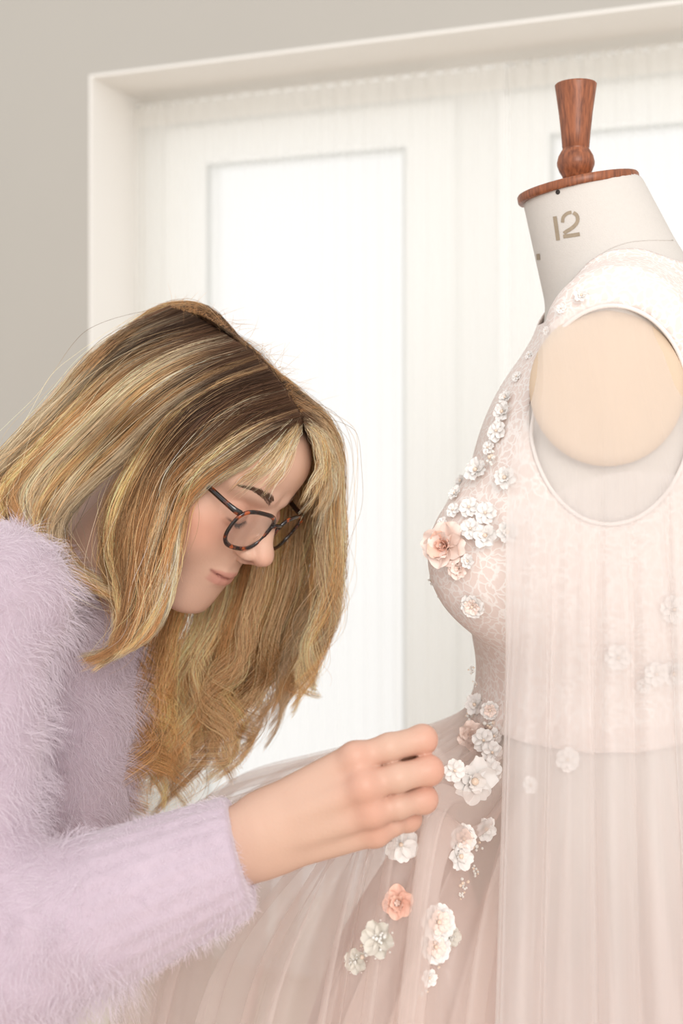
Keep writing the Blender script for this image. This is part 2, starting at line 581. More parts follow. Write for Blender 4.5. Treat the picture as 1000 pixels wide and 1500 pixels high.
def skin_tint(q):
    """own colour of the skin by place on the head (cm)"""
    x = np.abs(q[:, 0]); y0 = q[:, 1]; y = warp(q[:, 1]); z = q[:, 2]
    base = np.array(lin(210, 170, 148)[:3]); n = len(q)
    c = np.tile(base, (n, 1))

    def mixin(w, col):
        nonlocal c
        c = c * (1 - w[:, None]) + np.array(lin(*col)[:3]) * w[:, None]
    g = lambda cx, cy, cz, sx, sy, sz: np.exp(-((x - cx) / sx) ** 2 - ((y - cy) / sy) ** 2 - ((z - cz) / sz) ** 2)
    mixin(0.55 * g(4.6, -3.6, 5.6, 2.4, 2.0, 3.0), (222, 146, 122))
    mixin(0.40 * g(0, -3.4, 11.2, 1.4, 1.0, 1.5), (224, 158, 134))
    mixin(0.35 * g(3.2, -1.9, 7.6, 1.9, 0.7, 2.0), (214, 156, 136))
    mixin(0.35 * g(3.2, -0.3, 7.8, 1.9, 0.7, 2.0), (208, 146, 124))
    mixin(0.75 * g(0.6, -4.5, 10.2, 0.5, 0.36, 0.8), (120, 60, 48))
    lash = np.exp(-((y + 1.50 + 0.22 * np.cos((x - 2.9) * 1.2)) / 0.11) ** 2) * sm(1.5, 1.9, x) * sm(4.3, 3.9, x) * (z > 6)
    mixin(0.8 * lash, (92, 56, 48))
    lipw = np.exp(-((x) / 2.35) ** 8)
    ylip = np.where(y > -7.1, (y + 7.1) / (0.80 - 0.20 * (x / 2.3) ** 2 + 1e-6), (y + 7.1) / (-0.95 + 0.25 * (x / 2.3) ** 2))
    w = lipw * (1 - sm(0.75, 1.05, ylip)) * (z > 7.4) * sm(2.55, 2.15, x) * sm(-8.4, -8.1, y)
    mixin(0.55 * w, (190, 116, 106))
    crease = np.exp(-((y + 7.12 - 0.035 * x ** 2 - 0.09 * x * (x > 1)) / 0.13) ** 2) * sm(2.6, 2.3, x) * (z > 7.4)
    mixin(0.7 * crease, (120, 55, 50))
    # scalp under the hair
    hw = sm(-0.4, 0.6, (y0 - 7.6) / 2.0 + (5.8 - z) / 3.2)
    hw = np.maximum(hw, sm(3.0, 1.6, z) * sm(-4.5, -3.0, y0))
    mixin(hw * (y0 > -4.5), (96, 68, 48))
    return c


M_skin = principled('skin', lin(210, 170, 148), 0.46, noise=0.03, nscale=60, bump=0.2, bscale=420, sss=0.07, spec=0.35, attr='tint')

woman = root('person', (-0.30, 0.02, 0.0), 'woman with long blonde hair leaning over the dress in lilac fluffy jumper', 'person')

hv, hq = mesh_sdf(f_head, (-8.6, nb_l[1] - 7, min(-11, nb_l[2] - 7)), (8.6, 12.2, 13.2), 0.125)
hcol = skin_tint(hv)
hv_w = Hw(hv)

# ---- right hand, holding the tulle
HS = -0.22


def f_hand(p):
    mc = [((384, 1192, -.218), (519, 1112, -.232), .0160, .0118),
          ((392, 1208, -.226), (534, 1150, -.241), .0165, .0120),
          ((392, 1228, -.226), (543, 1188, -.239), .0165, .0112),
          ((394, 1247, -.220), (546, 1216, -.229), .0165, .0112)]
    d = None
    for a, b, ra, rb in mc:
        e = s_cap(p, P(*a), P(*b), ra, rb)
        d = e if d is None else smin(d, e, .0065)
    d = smin(d, s_cap(p, P(430, 1205, -.195), P(520, 1165, -.20), .017, .013), .015)      # palm
    w1 = s_cap(p, P(322, 1226, -.222), P(396, 1200, -.220), .0165, .0165)
    w2 = s_cap(p, P(336, 1266, -.218), P(400, 1238, -.220), .0165, .0165)
    w3 = s_cap(p, P(150, 1290, -.225), P(336, 1246, -.220), .031, .0235)
    d = smin(d, smin(smin(w1, w2, .012), w3, .015), .014)
    # knuckle crests
    for (a, r) in (((521, 1108, -.2385), .0085), ((534, 1153, -.2495), .0092), ((545, 1190, -.2462), .0084), ((553, 1219, -.2350), .0082)):
        d = smin(d, s_ell(p, P(*a), (r, r * 0.85, r)), .010)
    fingers = [[(519, 1112, -.232, .0104), (570, 1095, -.233, .0098), (618, 1083, -.225, .0099), (598, 1096, -.196, .0088), (566, 1108, -.184, .0078)],
               [(534, 1150, -.241, .0104), (583, 1139, -.242, .0098), (627, 1128, -.233, .0099), (606, 1138, -.198, .0088), (575, 1142, -.186, .0078)],
               [(543, 1188, -.239, .0098), (583, 1180, -.239, .0093), (619, 1170, -.230, .0094), (598, 1176, -.200, .0082), (570, 1178, -.190, .0074)],
               [(548, 1217, -.229, .0092), (575, 1207, -.228, .0082), (597, 1198, -.218, .0082), (580, 1202, -.197, .0072), (560, 1203, -.190, .0066)]]
    fd = None
    for f in fingers:
        e = None
        for i in range(4):
            s = s_cap(p, P(*f[i][:3]), P(*f[i + 1][:3]), f[i][3], f[i + 1][3])
            e = s if e is None else smin(e, s, .004)
        k = P(*f[2][:3]) + np.array((0.001, -0.0018, 0))
        e = smin(e, s_ell(p, k, (.0085, .0080, .0085)), .006)
        fd = e if fd is None else smin(fd, e, .0008)
    d = smin(d, fd, .005)
    th = smin(s_cap(p, P(440, 1180, -.196), P(530, 1140, -.180), .0135, .0105), s_cap(p, P(530, 1140, -.180), P(612, 1110, -.186), .0105, .0085), .006)
    return smin(d, th, .008)


ha, hb = P(300, 1320, -.25), P(660, 1040, -.15)
gv, gq = mesh_sdf(f_hand, (min(ha[0], hb[0]), -.275, min(ha[2], hb[2])), (max(ha[0], hb[0]) + .01, -.155, max(ha[2], hb[2]) + .02), 0.00125)


def hand_tint(v):
    c = np.tile(np.array(lin(203, 166, 146)[:3]), (len(v), 1))
    for (a, r, w) in (((524, 1108, -.245), .017, .4), ((534, 1158, -.255), .018, .5), ((545, 1195, -.25), .016, .45), ((553, 1224, -.24), .015, .45),
                      ((634, 1084, -.232), .016, .55), ((642, 1129, -.238), .016, .6), ((632, 1170, -.236), .015, .55), ((606, 1198, -.225), .014, .5)):
        g = .62 * w * np.exp(-np.sum((v - P(*a)) ** 2, 1) / r ** 2)
        c = c * (1 - g[:, None]) + np.array(lin(206, 132, 110)[:3]) * g[:, None]
    return c


# ---- the rest of the body, under the clothes
SH_R = P(-48, 898, -.165); EL_R = P(-75, 1424, -.235); CU_R = P(352, 1251, -.220)
SH_L = P(40, 930, .205); EL_L = P(-40, 1330, .25); WR_L = P(60, 1560, .20)
CHEST = P(35, 1010, .02); HIP = P(-130, 1640, .04)


def f_torso(p):
    d = s_cap(p, CHEST, HIP, .095, .105)
    d = smin(d, s_cap(p, NECK_BASE, CHEST, .05, .09), .05)
    d = smin(d, s_cap(p, SH_R, SH_L, .048), .06)
    d = smin(d, s_cap(p, SH_R, EL_R, .044, .036), .03)
    d = smin(d, s_cap(p, EL_R, P(330, 1256, -.220), .038, .026), .01)
    d = smin(d, s_cap(p, SH_L, EL_L, .044, .036), .03)
    d = smin(d, s_cap(p, EL_L, WR_L, .036, .024), .01)
    d = smin(d, s_cap(p, WR_L, WR_L + np.array((.03, -.02, -.08)), .026, .016), .02)
    return d


bv, bq = mesh_sdf(f_torso, (-.62, -.32, .55), (-.06, .36, 1.24), 0.007)
allv = np.concatenate([hv_w, gv, bv])
allq = np.concatenate([hq, gq + len(hv_w), bq + len(hv_w) + len(gv)])
allc = np.concatenate([hcol, hand_tint(gv), np.tile(np.array(lin(210, 170, 148)[:3]), (len(bv), 1))])
mesh('body', allv, allq, M_skin, woman, cols=allc)

# ---- brows and lashes
M_brow = principled('brow_hair', lin(84, 58, 42), 0.6)


def on_head(q, lift=0.03):
    """push local points onto the head's surface"""
    q = np.asarray(q, np.float32).copy()
    for _ in range(5):
        d = f_head(q) - lift
        q -= (grad_normals(f_head, q, 0.03) * d[:, None]).astype(np.float32)
    return q


def brow(side):
    n = 260
    t = rng.random(n)
    y = 2.5 + 0.55 * np.sin(t * 2.2) - 0.15 * t + (rng.random(n) - .5) * 0.55 * (1.05 - 0.75 * t)
    x = 1.25 + 3.3 * t
    b = on_head(np.stack([side * x, y, 8.9 - 0.40 * (x - 1.2)], -1))
    ln = 0.55 + 0.3 * rng.random(n)
    dr = np.stack([side * (0.6 + 0.5 * t), 0.75 - 0.95 * t, -0.35 * np.ones(n)], -1)
    dr /= np.linalg.norm(dr, axis=1)[:, None]
    s = np.linspace(0, 1, 4)
    pts = b[:, None] + dr[:, None] * (ln[:, None] * s)[..., None]
    pts = on_head(pts.reshape(-1, 3), 0.05).reshape(n, 4, 3)
    return Hw(pts)


strands('eyebrow', brow(-1), np.array([.00016, .00015, .00011, .00004]), M_brow, woman)
strands('eyebrow', brow(1), np.array([.00016, .00015, .00011, .00004]), M_brow, woman)


def lashes(side):
    n = 42
    t = np.linspace(0, 1, n)
    x = 1.75 + 1.8 * t
    y = -0.32 - 0.28 * np.sin(t * math.pi) + 0.1 * t
    b = on_head(np.stack([side * x, y, 8.3 - 0.25 * np.abs(x - 2.8)], -1), 0.0)
    s = np.linspace(0, 1, 5)[None, :, None]
    ln = (0.34 + 0.22 * t + 0.08 * rng.random(n))[:, None, None]
    dr = np.stack([side * (t - .4) * 0.7, -0.75 + 0 * t, 0.65 + 0 * t], -1)[:, None]
    pts = b[:, None] + dr * ln * s + np.array((0, 0.28, 0.1)) * (ln * s * s)
    return Hw(pts)


M_lash = principled('lash_hair', lin(48, 34, 28), 0.5)
strands('eyelashes', lashes(-1), np.array([.00016, .00014, .0001, .00006, .00003]), M_lash, woman)
strands('eyelashes', lashes(1), np.array([.00016, .00014, .0001, .00006, .00003]), M_lash, woman)


# ---- clothes
M_knit = principled('lilac_angora_knit', lin(190, 172, 183), 0.95, noise=0.10, nscale=90, bump=0.9, bscale=420, sheen=0.4)
M_fuzz = principled('angora_fuzz', lin(220, 207, 215), 0.9, spec=0.15)
M_wine = principled('wine_jersey', lin(62, 30, 34), 0.85, noise=0.1)
M_denim = principled('navy_trousers', lin(52, 56, 72), 0.85, noise=0.12, nscale=120)

cuff_ax = (CU_R - EL_R) / np.linalg.norm(CU_R - EL_R)
CUFF_END = P(357, 1259, -.220)
cuff_n = np.array((0.955, 0.05, 0.27)); cuff_n /= np.linalg.norm(cuff_n)
ux = np.cross(cuff_ax, (0, 1, 0)); ux /= np.linalg.norm(ux); uy = np.cross(cuff_ax, ux)
neck_ax = (HC - NECK_BASE) / np.linalg.norm(HC - NECK_BASE)


def f_sleeve(p):
    d = s_cap(p, SH_R, EL_R, .066, .058)
    arm = s_cap(p, EL_R, CU_R + cuff_ax * .05, .068, .0365)
    q = p - CU_R
    al = q @ cuff_ax
    ang = np.arctan2(q @ uy, q @ ux)
    rib = sm(-.13, -.08, al)
    arm = arm - rib * .0009 * np.cos(ang * 22) - (1 - rib) * .0016 * np.sin(al * 95 + 2.2 * np.sin(ang * 2))
    arm = smax(arm, (p - CUFF_END) @ cuff_n, .006)
    d = smin(d, arm, .03)
    return d


def f_sweater(p):
    t = s_cap(p, CHEST, HIP, .106, .122)
    t = smin(t, s_cap(p, P(60, 985, -.05), P(70, 1230, -.03), .062, .07), .05)     # bust
    t = smin(t, s_cap(p, NECK_BASE + neck_ax * -.01, CHEST, .066, .10), .05)
    t = smin(t, s_cap(p, SH_R + np.array((.012, .02, .004)), SH_L, .066), .06)
    L = smin(s_cap(p, SH_L, EL_L, .064, .056), s_cap(p, EL_L, WR_L, .058, .038), .02)
    d = smin(t, L, .03)
    s = f_sleeve(p)
    d = smin(d, s, .006)
    # neck opening
    d = smax(d, -s_cap(p, NECK_BASE + neck_ax * .012, NECK_BASE + neck_ax * .2, .062, .075), .012)
    return d


sv, sq = mesh_sdf(f_sweater, (-.66, -.34, .58), (-.05, .36, 1.30), 0.0034)
below = sv[:, 2] < .62
mesh('sweater', sv, sq, M_knit, woman)
sweater = bpy.data.objects['sweater']

# neckline rib
nk = []
e1 = np.cross(neck_ax, (0, 1, 0)); e1 /= np.linalg.norm(e1); e2 = np.cross(neck_ax, e1)
for a in np.linspace(0, 2 * math.pi, 48, endpoint=False):
    nk.append(NECK_BASE + neck_ax * .030 + .064 * (math.cos(a) * e1 + math.sin(a) * e2))
MB().tube(nk, .006, 10, closed=True).build('neck_rib', M_knit, sweater)
# dark top showing inside the neckline
cv, cf = [], []
for i, (h, r) in enumerate(((.005, .060), (.03, .0615), (.048, .0615), (.050, .060), (.046, .058))):
    for a in np.linspace(0, 2 * math.pi, 48, endpoint=False):
        cv.append(NECK_BASE + neck_ax * h + r * (math.cos(a) * e1 + math.sin(a) * e2))
for i in range(4):
    for k in range(48):
        l = (k + 1) % 48
        cf.append((i * 48 + k, i * 48 + l, (i + 1) * 48 + l, (i + 1) * 48 + k))
mesh('undershirt_collar', cv, cf, M_wine, woman)


def f_legs(p):
    d = None
    for y in (-.075, .11):
        a = HIP + np.array((0, y - HIP[1] * 0, 0.02)); kn = np.array((-.37, y, .50)); an = np.array((-.45, y, .09))
        e = smin(s_cap(p, a, kn, .095, .066), s_cap(p, kn, an, .066, .055), .03)
        d = e if d is None else smin(d, e, .03)
    d = smin(d, s_cap(p, HIP + np.array((0, -.03, .04)), HIP + np.array((0, .03, .04)), .118), .05)
    return smax(d, .075 - p[:, 2], .01)


tv, tq = mesh_sdf(f_legs, (-.62, -.28, .05), (-.1, .32, .85), 0.011)
mesh('trousers', tv, tq, M_denim, woman)
for y in (-.075, .11):
    def f_shoe(p, y=y):
        d = s_cap(p, (-.48, y, .045), (-.32, y, .035), .042, .034)
        d = smin(d, s_cap(p, (-.46, y, .06), (-.46, y, .10), .042), .02)
        return smax(smax(d, .001 - p[:, 2], .004), p[:, 2] - .105, .004)
    v_, q_ = mesh_sdf(f_shoe, (-.54, y - .06, -.005), (-.26, y + .06, .12), 0.006)
    mesh('shoe', v_, q_, principled('shoe_leather', lin(40, 36, 36), 0.4), woman)


# fuzz: long soft fibres standing off the knit
def make_fuzz(n):
    q = sq
    c = sv[q].mean(1)
    e_1 = sv[q[:, 2]] - sv[q[:, 0]]; e_2 = sv[q[:, 3]] - sv[q[:, 1]]
    nn = np.cross(e_1, e_2); ar = np.linalg.norm(nn, axis=1) + 1e-12
    nn /= ar[:, None]
    w = ar * np.where(c[:, 2] > .62, 1, 0) * np.where((c[:, 0] > -.50) & (c[:, 2] > .72), 1.0, 0.12) * np.where(nn[:, 1] > 0.5, 0.25, 1.0)
    k = rng.choice(len(q), n, p=w / w.sum())
    uv = rng.random((n, 2))
    A, B_, C_, D_ = (sv[q[k, i]] for i in range(4))
    b = (A * (1 - uv[:, :1]) + B_ * uv[:, :1]) * (1 - uv[:, 1:]) + (D_ * (1 - uv[:, :1]) + C_ * uv[:, :1]) * uv[:, 1:]
    N = nn[k]
    # the nap lies in soft tufts that swirl over the surface
    s = b * 55
    sw = np.stack([np.sin(s[:, 0] * 1.3 + s[:, 2] * 2.1) + np.sin(s[:, 2] * 3.3 + 1), np.cos(s[:, 1] * 1.7 + s[:, 0]) * 0.6, np.sin(s[:, 2] * 1.9 - s[:, 0] * 2.6) - 0.9], -1)
    dr = N * 0.75 + sw * 0.34 + rng.normal(0, 0.30, (n, 3))
    dr /= np.linalg.norm(dr, axis=1)[:, None]
    al = (b - CU_R) @ cuff_ax
    near_cuff = (al > -.10) & (np.linalg.norm((b - CU_R) - al[:, None] * cuff_ax, axis=1) < .06)
    ln = rng.uniform(.006, .019, n) * np.where(near_cuff, 0.35, 1.0)
    t = np.linspace(0, 1, 6)
    bend = rng.normal(0, .35, (n, 3)) + np.array((0, 0, -.55)) + sw * .25
    pts = b[:, None] + ln[:, None, None] * (dr[:, None] * t[None, :, None] + bend[:, None] * (t ** 2)[None, :, None] * .55)
    return pts


fz = strands('angora_fuzz', make_fuzz(80000), np.array([.00011, .00010, .00009, .00008, .00006, .00003]), M_fuzz, sweater)
fz['kind'] = 'stuff'

# ================================================================ spectacles
m, nt, b = mat_new('tortoiseshell')
b.inputs['Roughness'].default_value = 0.18
b.inputs['Coat Weight'].default_value = 0.5
tcn = nt.nodes.new('ShaderNodeTexCoord'); nz = nt.nodes.new('ShaderNodeTexNoise'); nz.inputs['Scale'].default_value = 120; nz.inputs['Detail'].default_value = 2
nt.links.new(tcn.outputs['Object'], nz.inputs['Vector'])
cr = nt.nodes.new('ShaderNodeValToRGB')
cr.color_ramp.elements[0].position = 0.50; cr.color_ramp.elements[0].color = lin(22, 15, 14)
cr.color_ramp.elements[1].position = 0.66; cr.color_ramp.elements[1].color = lin(168, 78, 30)
e = cr.color_ramp.elements.new(0.57); e.color = lin(70, 30, 18)
nt.links.new(nz.outputs['Fac'], cr.inputs['Fac']); nt.links.new(cr.outputs['Color'], b.inputs['Base Color'])
M_tort = m
m, nt, b = mat_new('spectacle_lens')
nt.nodes.remove(b)
g_t = nt.nodes.new('ShaderNodeBsdfTransparent'); g_t.inputs[0].default_value = (0.97, 0.955, 0.945, 1)
g_g = nt.nodes.new('ShaderNodeBsdfGlossy'); g_g.inputs['Roughness'].default_value = 0.03
g_m = nt.nodes.new('ShaderNodeMixShader'); g_m.inputs[0].default_value = 0.13
nt.links.new(g_t.outputs[0], g_m.inputs[1]); nt.links.new(g_g.outputs[0], g_m.inputs[2])
nt.links.new(g_m.outputs[0], nt.nodes['Material Output'].inputs['Surface'])
M_lens = m

gl_loc = Hw((0, -0.6, 9.8))
glasses = root('spectacles', tuple(gl_loc), 'tortoiseshell spectacles low on the woman\'s nose', 'spectacles')
GY, GZ = -0.15, 10.15


def rim_path(side, n=56, grow=0.0):
    pts = []
    for a in np.linspace(0, 2 * math.pi, n, endpoint=False):
        ca, sa = math.cos(a), math.sin(a)
        e = 2 / 2.9
        hw, hh = 2.42 + grow, 1.98 + grow
        x = hw * math.copysign(abs(ca) ** e, ca)
        y = hh * math.copysign(abs(sa) ** e, sa)
        x *= 1 + 0.05 * (y / hh)            # wider on top
        if y < 0: x *= 1 + 0.03 * (y / hh)
        X = side * (3.12 + x)
        pts.append((X, GY + y, GZ - 0.028 * X * X + 0.10 * y * 0.6))
    return np.array(pts)


def gface(q): return Hw(q)


for side in (-1, 1):
    pth = rim_path(side)
    MB().tube(gface(pth), 0.0017, 8, closed=True, flat=1.3, up=tuple(hF)).build('rim', M_tort, glasses)
    inner = rim_path(side, 56, -0.06)
    c = inner.mean(0)
    v = []
    for dz in (0.05, -0.05):
        for fr in (1.0, 0.66, 0.33):
            for q in inner:
                w = c + (q - c) * fr
                w = w + np.array((0, 0, dz + 0.10 * (1 - fr * fr)))
                v.append(w)
        v.append(c + np.array((0, 0, dz + 0.10)))
    f = []
    nn_ = 56; blk = 3 * nn_ + 1
    for s_ in range(2):
        for r_ in range(2):
            for k in range(nn_):
                l = (k + 1) % nn_
                f.append(tuple(s_ * blk + i for i in (r_ * nn_ + k, r_ * nn_ + l, (r_ + 1) * nn_ + l, (r_ + 1) * nn_ + k)))
        for k in range(nn_):
            f.append((s_ * blk + 2 * nn_ + k, s_ * blk + 2 * nn_ + (k + 1) % nn_, s_ * blk + 3 * nn_))
    mesh('lens', gface(np.array(v)), f, M_lens, glasses)
    # end piece, hinge, temple
    hx = side * 5.62
    hz = GZ - 0.028 * 31.0
    tp = spline([(hx * 0.97, GY + 1.35, hz + 0.05), (side * 5.95, GY + 1.40, hz - 0.35), (side * 6.35, GY + 1.45, hz - 1.6), (side * 6.9, GY + 1.6, 5.0), (side * 7.45, GY + 1.8, 1.0), (side * 7.6, GY + 1.2, -1.2), (side * 7.4, GY - 0.6, -2.6)], 40)
    te = MB().tube(gface(tp), np.interp(np.linspace(0, 1, 40), [0, .12, .3, 1], [.0030, .0030, .0026, .0028]), 8, flat=0.55, up=tuple(hU)).build('temple', M_tort, glasses)
    hb_ = MB()
    hp = gface([(side * 5.72, GY + 1.2, hz - 0.3), (side * 5.72, GY + 1.62, hz - 0.3)])
    hb_.tube(hp, .0009, 8)
    hb_.build('hinge', principled('hinge_steel', lin(170, 165, 160), 0.25, 1.0), te)
    np_ = gface([(side * 1.05, GY - 0.1, GZ - 0.35), (side * 1.15, GY - 0.6, GZ - 0.4), (side * 1.3, GY - 1.0, GZ - 0.45)])
    MB().tube(np_, .0014, 8).build('nose_pad', M_lens, glasses)
bp_ = spline([(-0.85, GY + 0.75, GZ + 0.05), (-0.4, GY + 1.02, GZ + 0.18), (0.4, GY + 1.02, GZ + 0.18), (0.85, GY + 0.75, GZ + 0.05)], 16)
MB().tube(gface(bp_), 0.0018, 8, up=tuple(hF)).build('bridge', M_tort, glasses)

# ================================================================ hair
m, nt, b = mat_new('blonde_hair')
at = nt.nodes.new('ShaderNodeAttribute'); at.attribute_name = 'tint'
nt.links.new(at.outputs['Color'], b.inputs['Base Color'])
b.inputs['Roughness'].default_value = 0.42
b.inputs['Specular IOR Level'].default_value = 0.35
tl = nt.nodes.new('ShaderNodeBsdfTranslucent')
nt.links.new(at.outputs['Color'], tl.inputs['Color'])
mxh = nt.nodes.new('ShaderNodeMixShader'); mxh.inputs[0].default_value = 0.38
nt.links.new(b.outputs[0], mxh.inputs[1]); nt.links.new(tl.outputs[0], mxh.inputs[2])
nt.links.new(mxh.outputs[0], nt.nodes['Material Output'].inputs['Surface'])
M_hair = m

HULL_C = np.array((0, 2.4, -0.7)); HULL_R = np.array((8.2, 9.5, 10.3))


def hullY(px, py, grow=0.0):
    o = Hl(np.array((0, -D0, ZC))); tgt = Hl(P(px, py, 0.0))
    R = HULL_R + grow
    a = (o - HULL_C) / R; d = (tgt - o) / R
    A = d @ d; Bq = a @ d; Cq = a @ a - 1
    disc = Bq * Bq - A * Cq
    t = (-Bq - math.sqrt(disc)) / A if disc > 0 else -Bq / A
    return float(Hw(o + t * (tgt - o))[1])


def guides(rows, M=24):
    G = []
    for r in rows:
        w = [P(q[0], q[1], hullY(q[0], q[1]) if (len(q) < 3 or q[2] is None) else q[2]) for q in r]
        G.append(spline(w, M))
    return np.array(G)


ROOT = np.array(lin(108, 78, 58)[:3]); MID = np.array(lin(200, 152, 104)[:3]); BLO = np.array(lin(243, 208, 158)[:3]); HI = np.array(lin(254, 240, 210)[:3]); GOLD = np.array(lin(243, 190, 128)[:3])


def family(rows, n, locks, thick, seed, rootlen=(.12, .45), tone=0.5, gold=0.0, wave=.004, urange=(0, 1), frizz=.0012, tipclump=.55, lenvar=.22, hi_p=0.3, lockw=.75):
    r = np.random.default_rng(seed)
    G = guides(rows)
    g, M, _ = G.shape
    lu = np.sort(r.uniform(urange[0], urange[1], locks))
    l = r.integers(0, locks, n)
    t = np.linspace(0, 1, M)
    du = r.normal(0, 1, n) * lockw / locks * (urange[1] - urange[0])
    spread = 1 + 1.2 * sm(.35, 0, t) - tipclump * sm(.35, 1, t)
    u = np.clip(lu[l][:, None] + du[:, None] * spread[None], 0, 1) * (g - 1)
    # each hair is cut at its own length
    lv = 1 - min(lenvar, .5 if lenvar > .42 else .14) * r.random(n) ** 2 - lenvar * .9 * r.random(locks)[l]
    s = t[None] * lv[:, None] * (M - 1)
    i = np.clip(np.floor(u).astype(int), 0, g - 2); fu = (u - i)[..., None]
    j = np.clip(np.floor(s).astype(int), 0, M - 2); fs = (s - j)[..., None]
    pts = ((G[i, j] * (1 - fs) + G[i, j + 1] * fs) * (1 - fu) + (G[i + 1, j] * (1 - fs) + G[i + 1, j + 1] * fs) * fu)
    loff = r.normal(0, 1, (locks, 3)) * np.array((.25, 1.0, .25))
    off = r.normal(0, 1, (n, 3)) * np.array((.35, .55, .35))
    th = thick * (0.25 + 0.75 * sm(0, .3, t)) * (1 - 0.7 * sm(.5, 1, t))
    pts = pts + loff[l][:, None] * 0.55 * (thick * (.25 + .75 * sm(0, .3, t)))[None, :, None] + off[:, None] * 0.55 * th[None, :, None]
    ph = r.uniform(0, 6.28, (locks, 3)); fr = r.uniform(1.5, 3.2, (locks, 1))
    wv = np.sin(ph[l][:, None, :] + (t[None] * fr[l] * 6.28)[..., None]) * (wave * sm(.3, .9, t))[None, :, None]
    pts = pts + wv * np.array((1, .8, .35))
    k = r.normal(0, 1, (n, 5, 3)) * frizz
    kk = np.linspace(0, 4, M); ki = np.clip(kk.astype(int), 0, 3); kf = (kk - ki)[None, :, None]
    pts = pts + (k[:, ki] * (1 - kf) + k[:, ki + 1] * kf) * sm(0, .3, t)[None, :, None]
    rl = r.uniform(rootlen[0], rootlen[1], locks)[l] + r.normal(0, .05, n)
    blond = sm(0, 1, (t[None] - rl[:, None]) / .35 + .5)
    isH = (r.random(locks) < hi_p)[l]
    tv = np.clip(r.normal(tone, .28, locks)[l] + r.normal(0, .12, n), 0, 1)
    end = BLO * tv[:, None] + MID * (1 - tv[:, None])
    end = np.where(isH[:, None], HI * .7 + end * .3, end)
    end = end * (1 - gold) + GOLD * gold * (0.75 + 0.5 * tv[:, None])
    c = ROOT * (1 - blond[..., None]) + end[:, None] * blond[..., None]
    c = c * np.clip(r.normal(1, .32, n), .4, 1.6)[:, None, None] * r.uniform(.6, 1.3, locks)[l][:, None, None]
    rad = np.interp(t, [0, .1, .75, 1], [.00011, .00014, .00013, .00005])
    return pts, np.broadcast_to(rad, (n, M)), np.clip(c, 0, 1)


near = [
    [(443, 620), (405, 640), (360, 668), (312, 700), (276, 731), (262, 790, -.088), (252, 870, -.095), (222, 930, -.105), (160, 965, -.115)],
    [(438, 608), (390, 628), (335, 664), (285, 705), (258, 760), (247, 830, -.095), (228, 890, -.105), (195, 940, -.112), (125, 972, -.12)],
    [(428, 590), (370, 612), (312, 655), (268, 700), (246, 765), (235, 840, -.098), (215, 900, -.108), (170, 950, -.115), (108, 962, -.125)],
    [(415, 570), (350, 592), (292, 640), (250, 695), (226, 765, -.097), (212, 835, -.102), (200, 900, -.110), (180, 945, -.118), (130, 980, -.125)],
    [(402, 552), (335, 575), (272, 625), (228, 690), (203, 760, -.100), (190, 830, -.102), (190, 890, -.110), (175, 940, -.118), (150, 972, -.12)],
    [(385, 532), (315, 560), (250, 605), (196, 675), (160, 740, -.098), (150, 800, -.100), (165, 850, -.105), (178, 900, -.112), (168, 945, -.118)],
    ]
near_back = [
    [(385, 532), (315, 560), (248, 603), (185, 665), (118, 724, -.095), (84, 780, -.10), (104, 836, -.11), (150, 864, -.11), (188, 880, -.105)],
    [(362, 512), (300, 535), (228, 580), (160, 645), (100, 715, -.095), (75, 775, -.10), (100, 830, -.11), (150, 860, -.11), (190, 880, -.105)],
    [(335, 495), (275, 515), (200, 556), (130, 618, -.075), (62, 685, -.09), (40, 740, -.10), (70, 800, -.112), (120, 845, -.115), (175, 862, -.11)],
    [(305, 475), (245, 498), (172, 540), (105, 600, -.065), (45, 660, -.08), (5, 705, -.085), (-20, 740, -.085), (-60, 800, -.08), (-90, 870, -.07)],
    [(275, 458), (215, 482), (145, 526), (85, 592, -.05), (25, 655, -.06), (-20, 698, -.065), (-60, 745, -.06), (-95, 820, -.055), (-120, 900, -.05)],
    [(248, 449), (188, 480), (128, 538, -.03), (80, 600, -.03), (20, 660, -.035), (-30, 708, -.04), (-80, 780, -.04), (-110, 860, -.04), (-130, 940, -.04)]]
# the crown behind the parting, on her far side
back = [
    [(330, 482, .0), (285, 450, .01), (220, 462, .02), (150, 520, .04), (95, 600, .05), (50, 690, .05), (30, 780, .05)],
    [(360, 508, .01), (310, 466, .03), (240, 470, .05), (170, 540, .07), (130, 650, .08), (120, 760, .08), (140, 860, .08)],
    [(370, 512, .03), (320, 530, .08), (280, 620, .10), (250, 730, .10), (240, 850, .09), (235, 960, .07), (225, 1070, .05)]]
far = [
    [(446, 621, -.045), (462, 638, -.03), (474, 680, -.005), (470, 735, .02), (458, 800, .03), (452, 870, .035), (440, 930, .035), (446, 990, .035), (460, 1026, .035)],
    [(441, 606, -.04), (470, 630, -.015), (487, 672, .015), (489, 740, .035), (485, 820, .045), (478, 900, .05), (456, 960, .05), (440, 1000, .05), (452, 1022, .05)],
    [(428, 582, -.03), (468, 612, .0), (494, 660, .03), (497, 740, .05), (492, 820, .06), (487, 880, .065), (468, 935, .065), (442, 985, .065), (428, 1034, .065)],
    [(405, 550, -.02), (450, 590, .025), (486, 645, .05), (488, 730, .07), (474, 820, .08), (450, 900, .085), (425, 970, .085), (400, 1036, .08), (372, 1104, .08)],
    [(375, 520, -.005), (420, 570, .05), (455, 640, .08), (458, 740, .09), (438, 840, .095), (405, 930, .095), (376, 1010, .09), (348, 1075, .085), (345, 1130, .085)]]
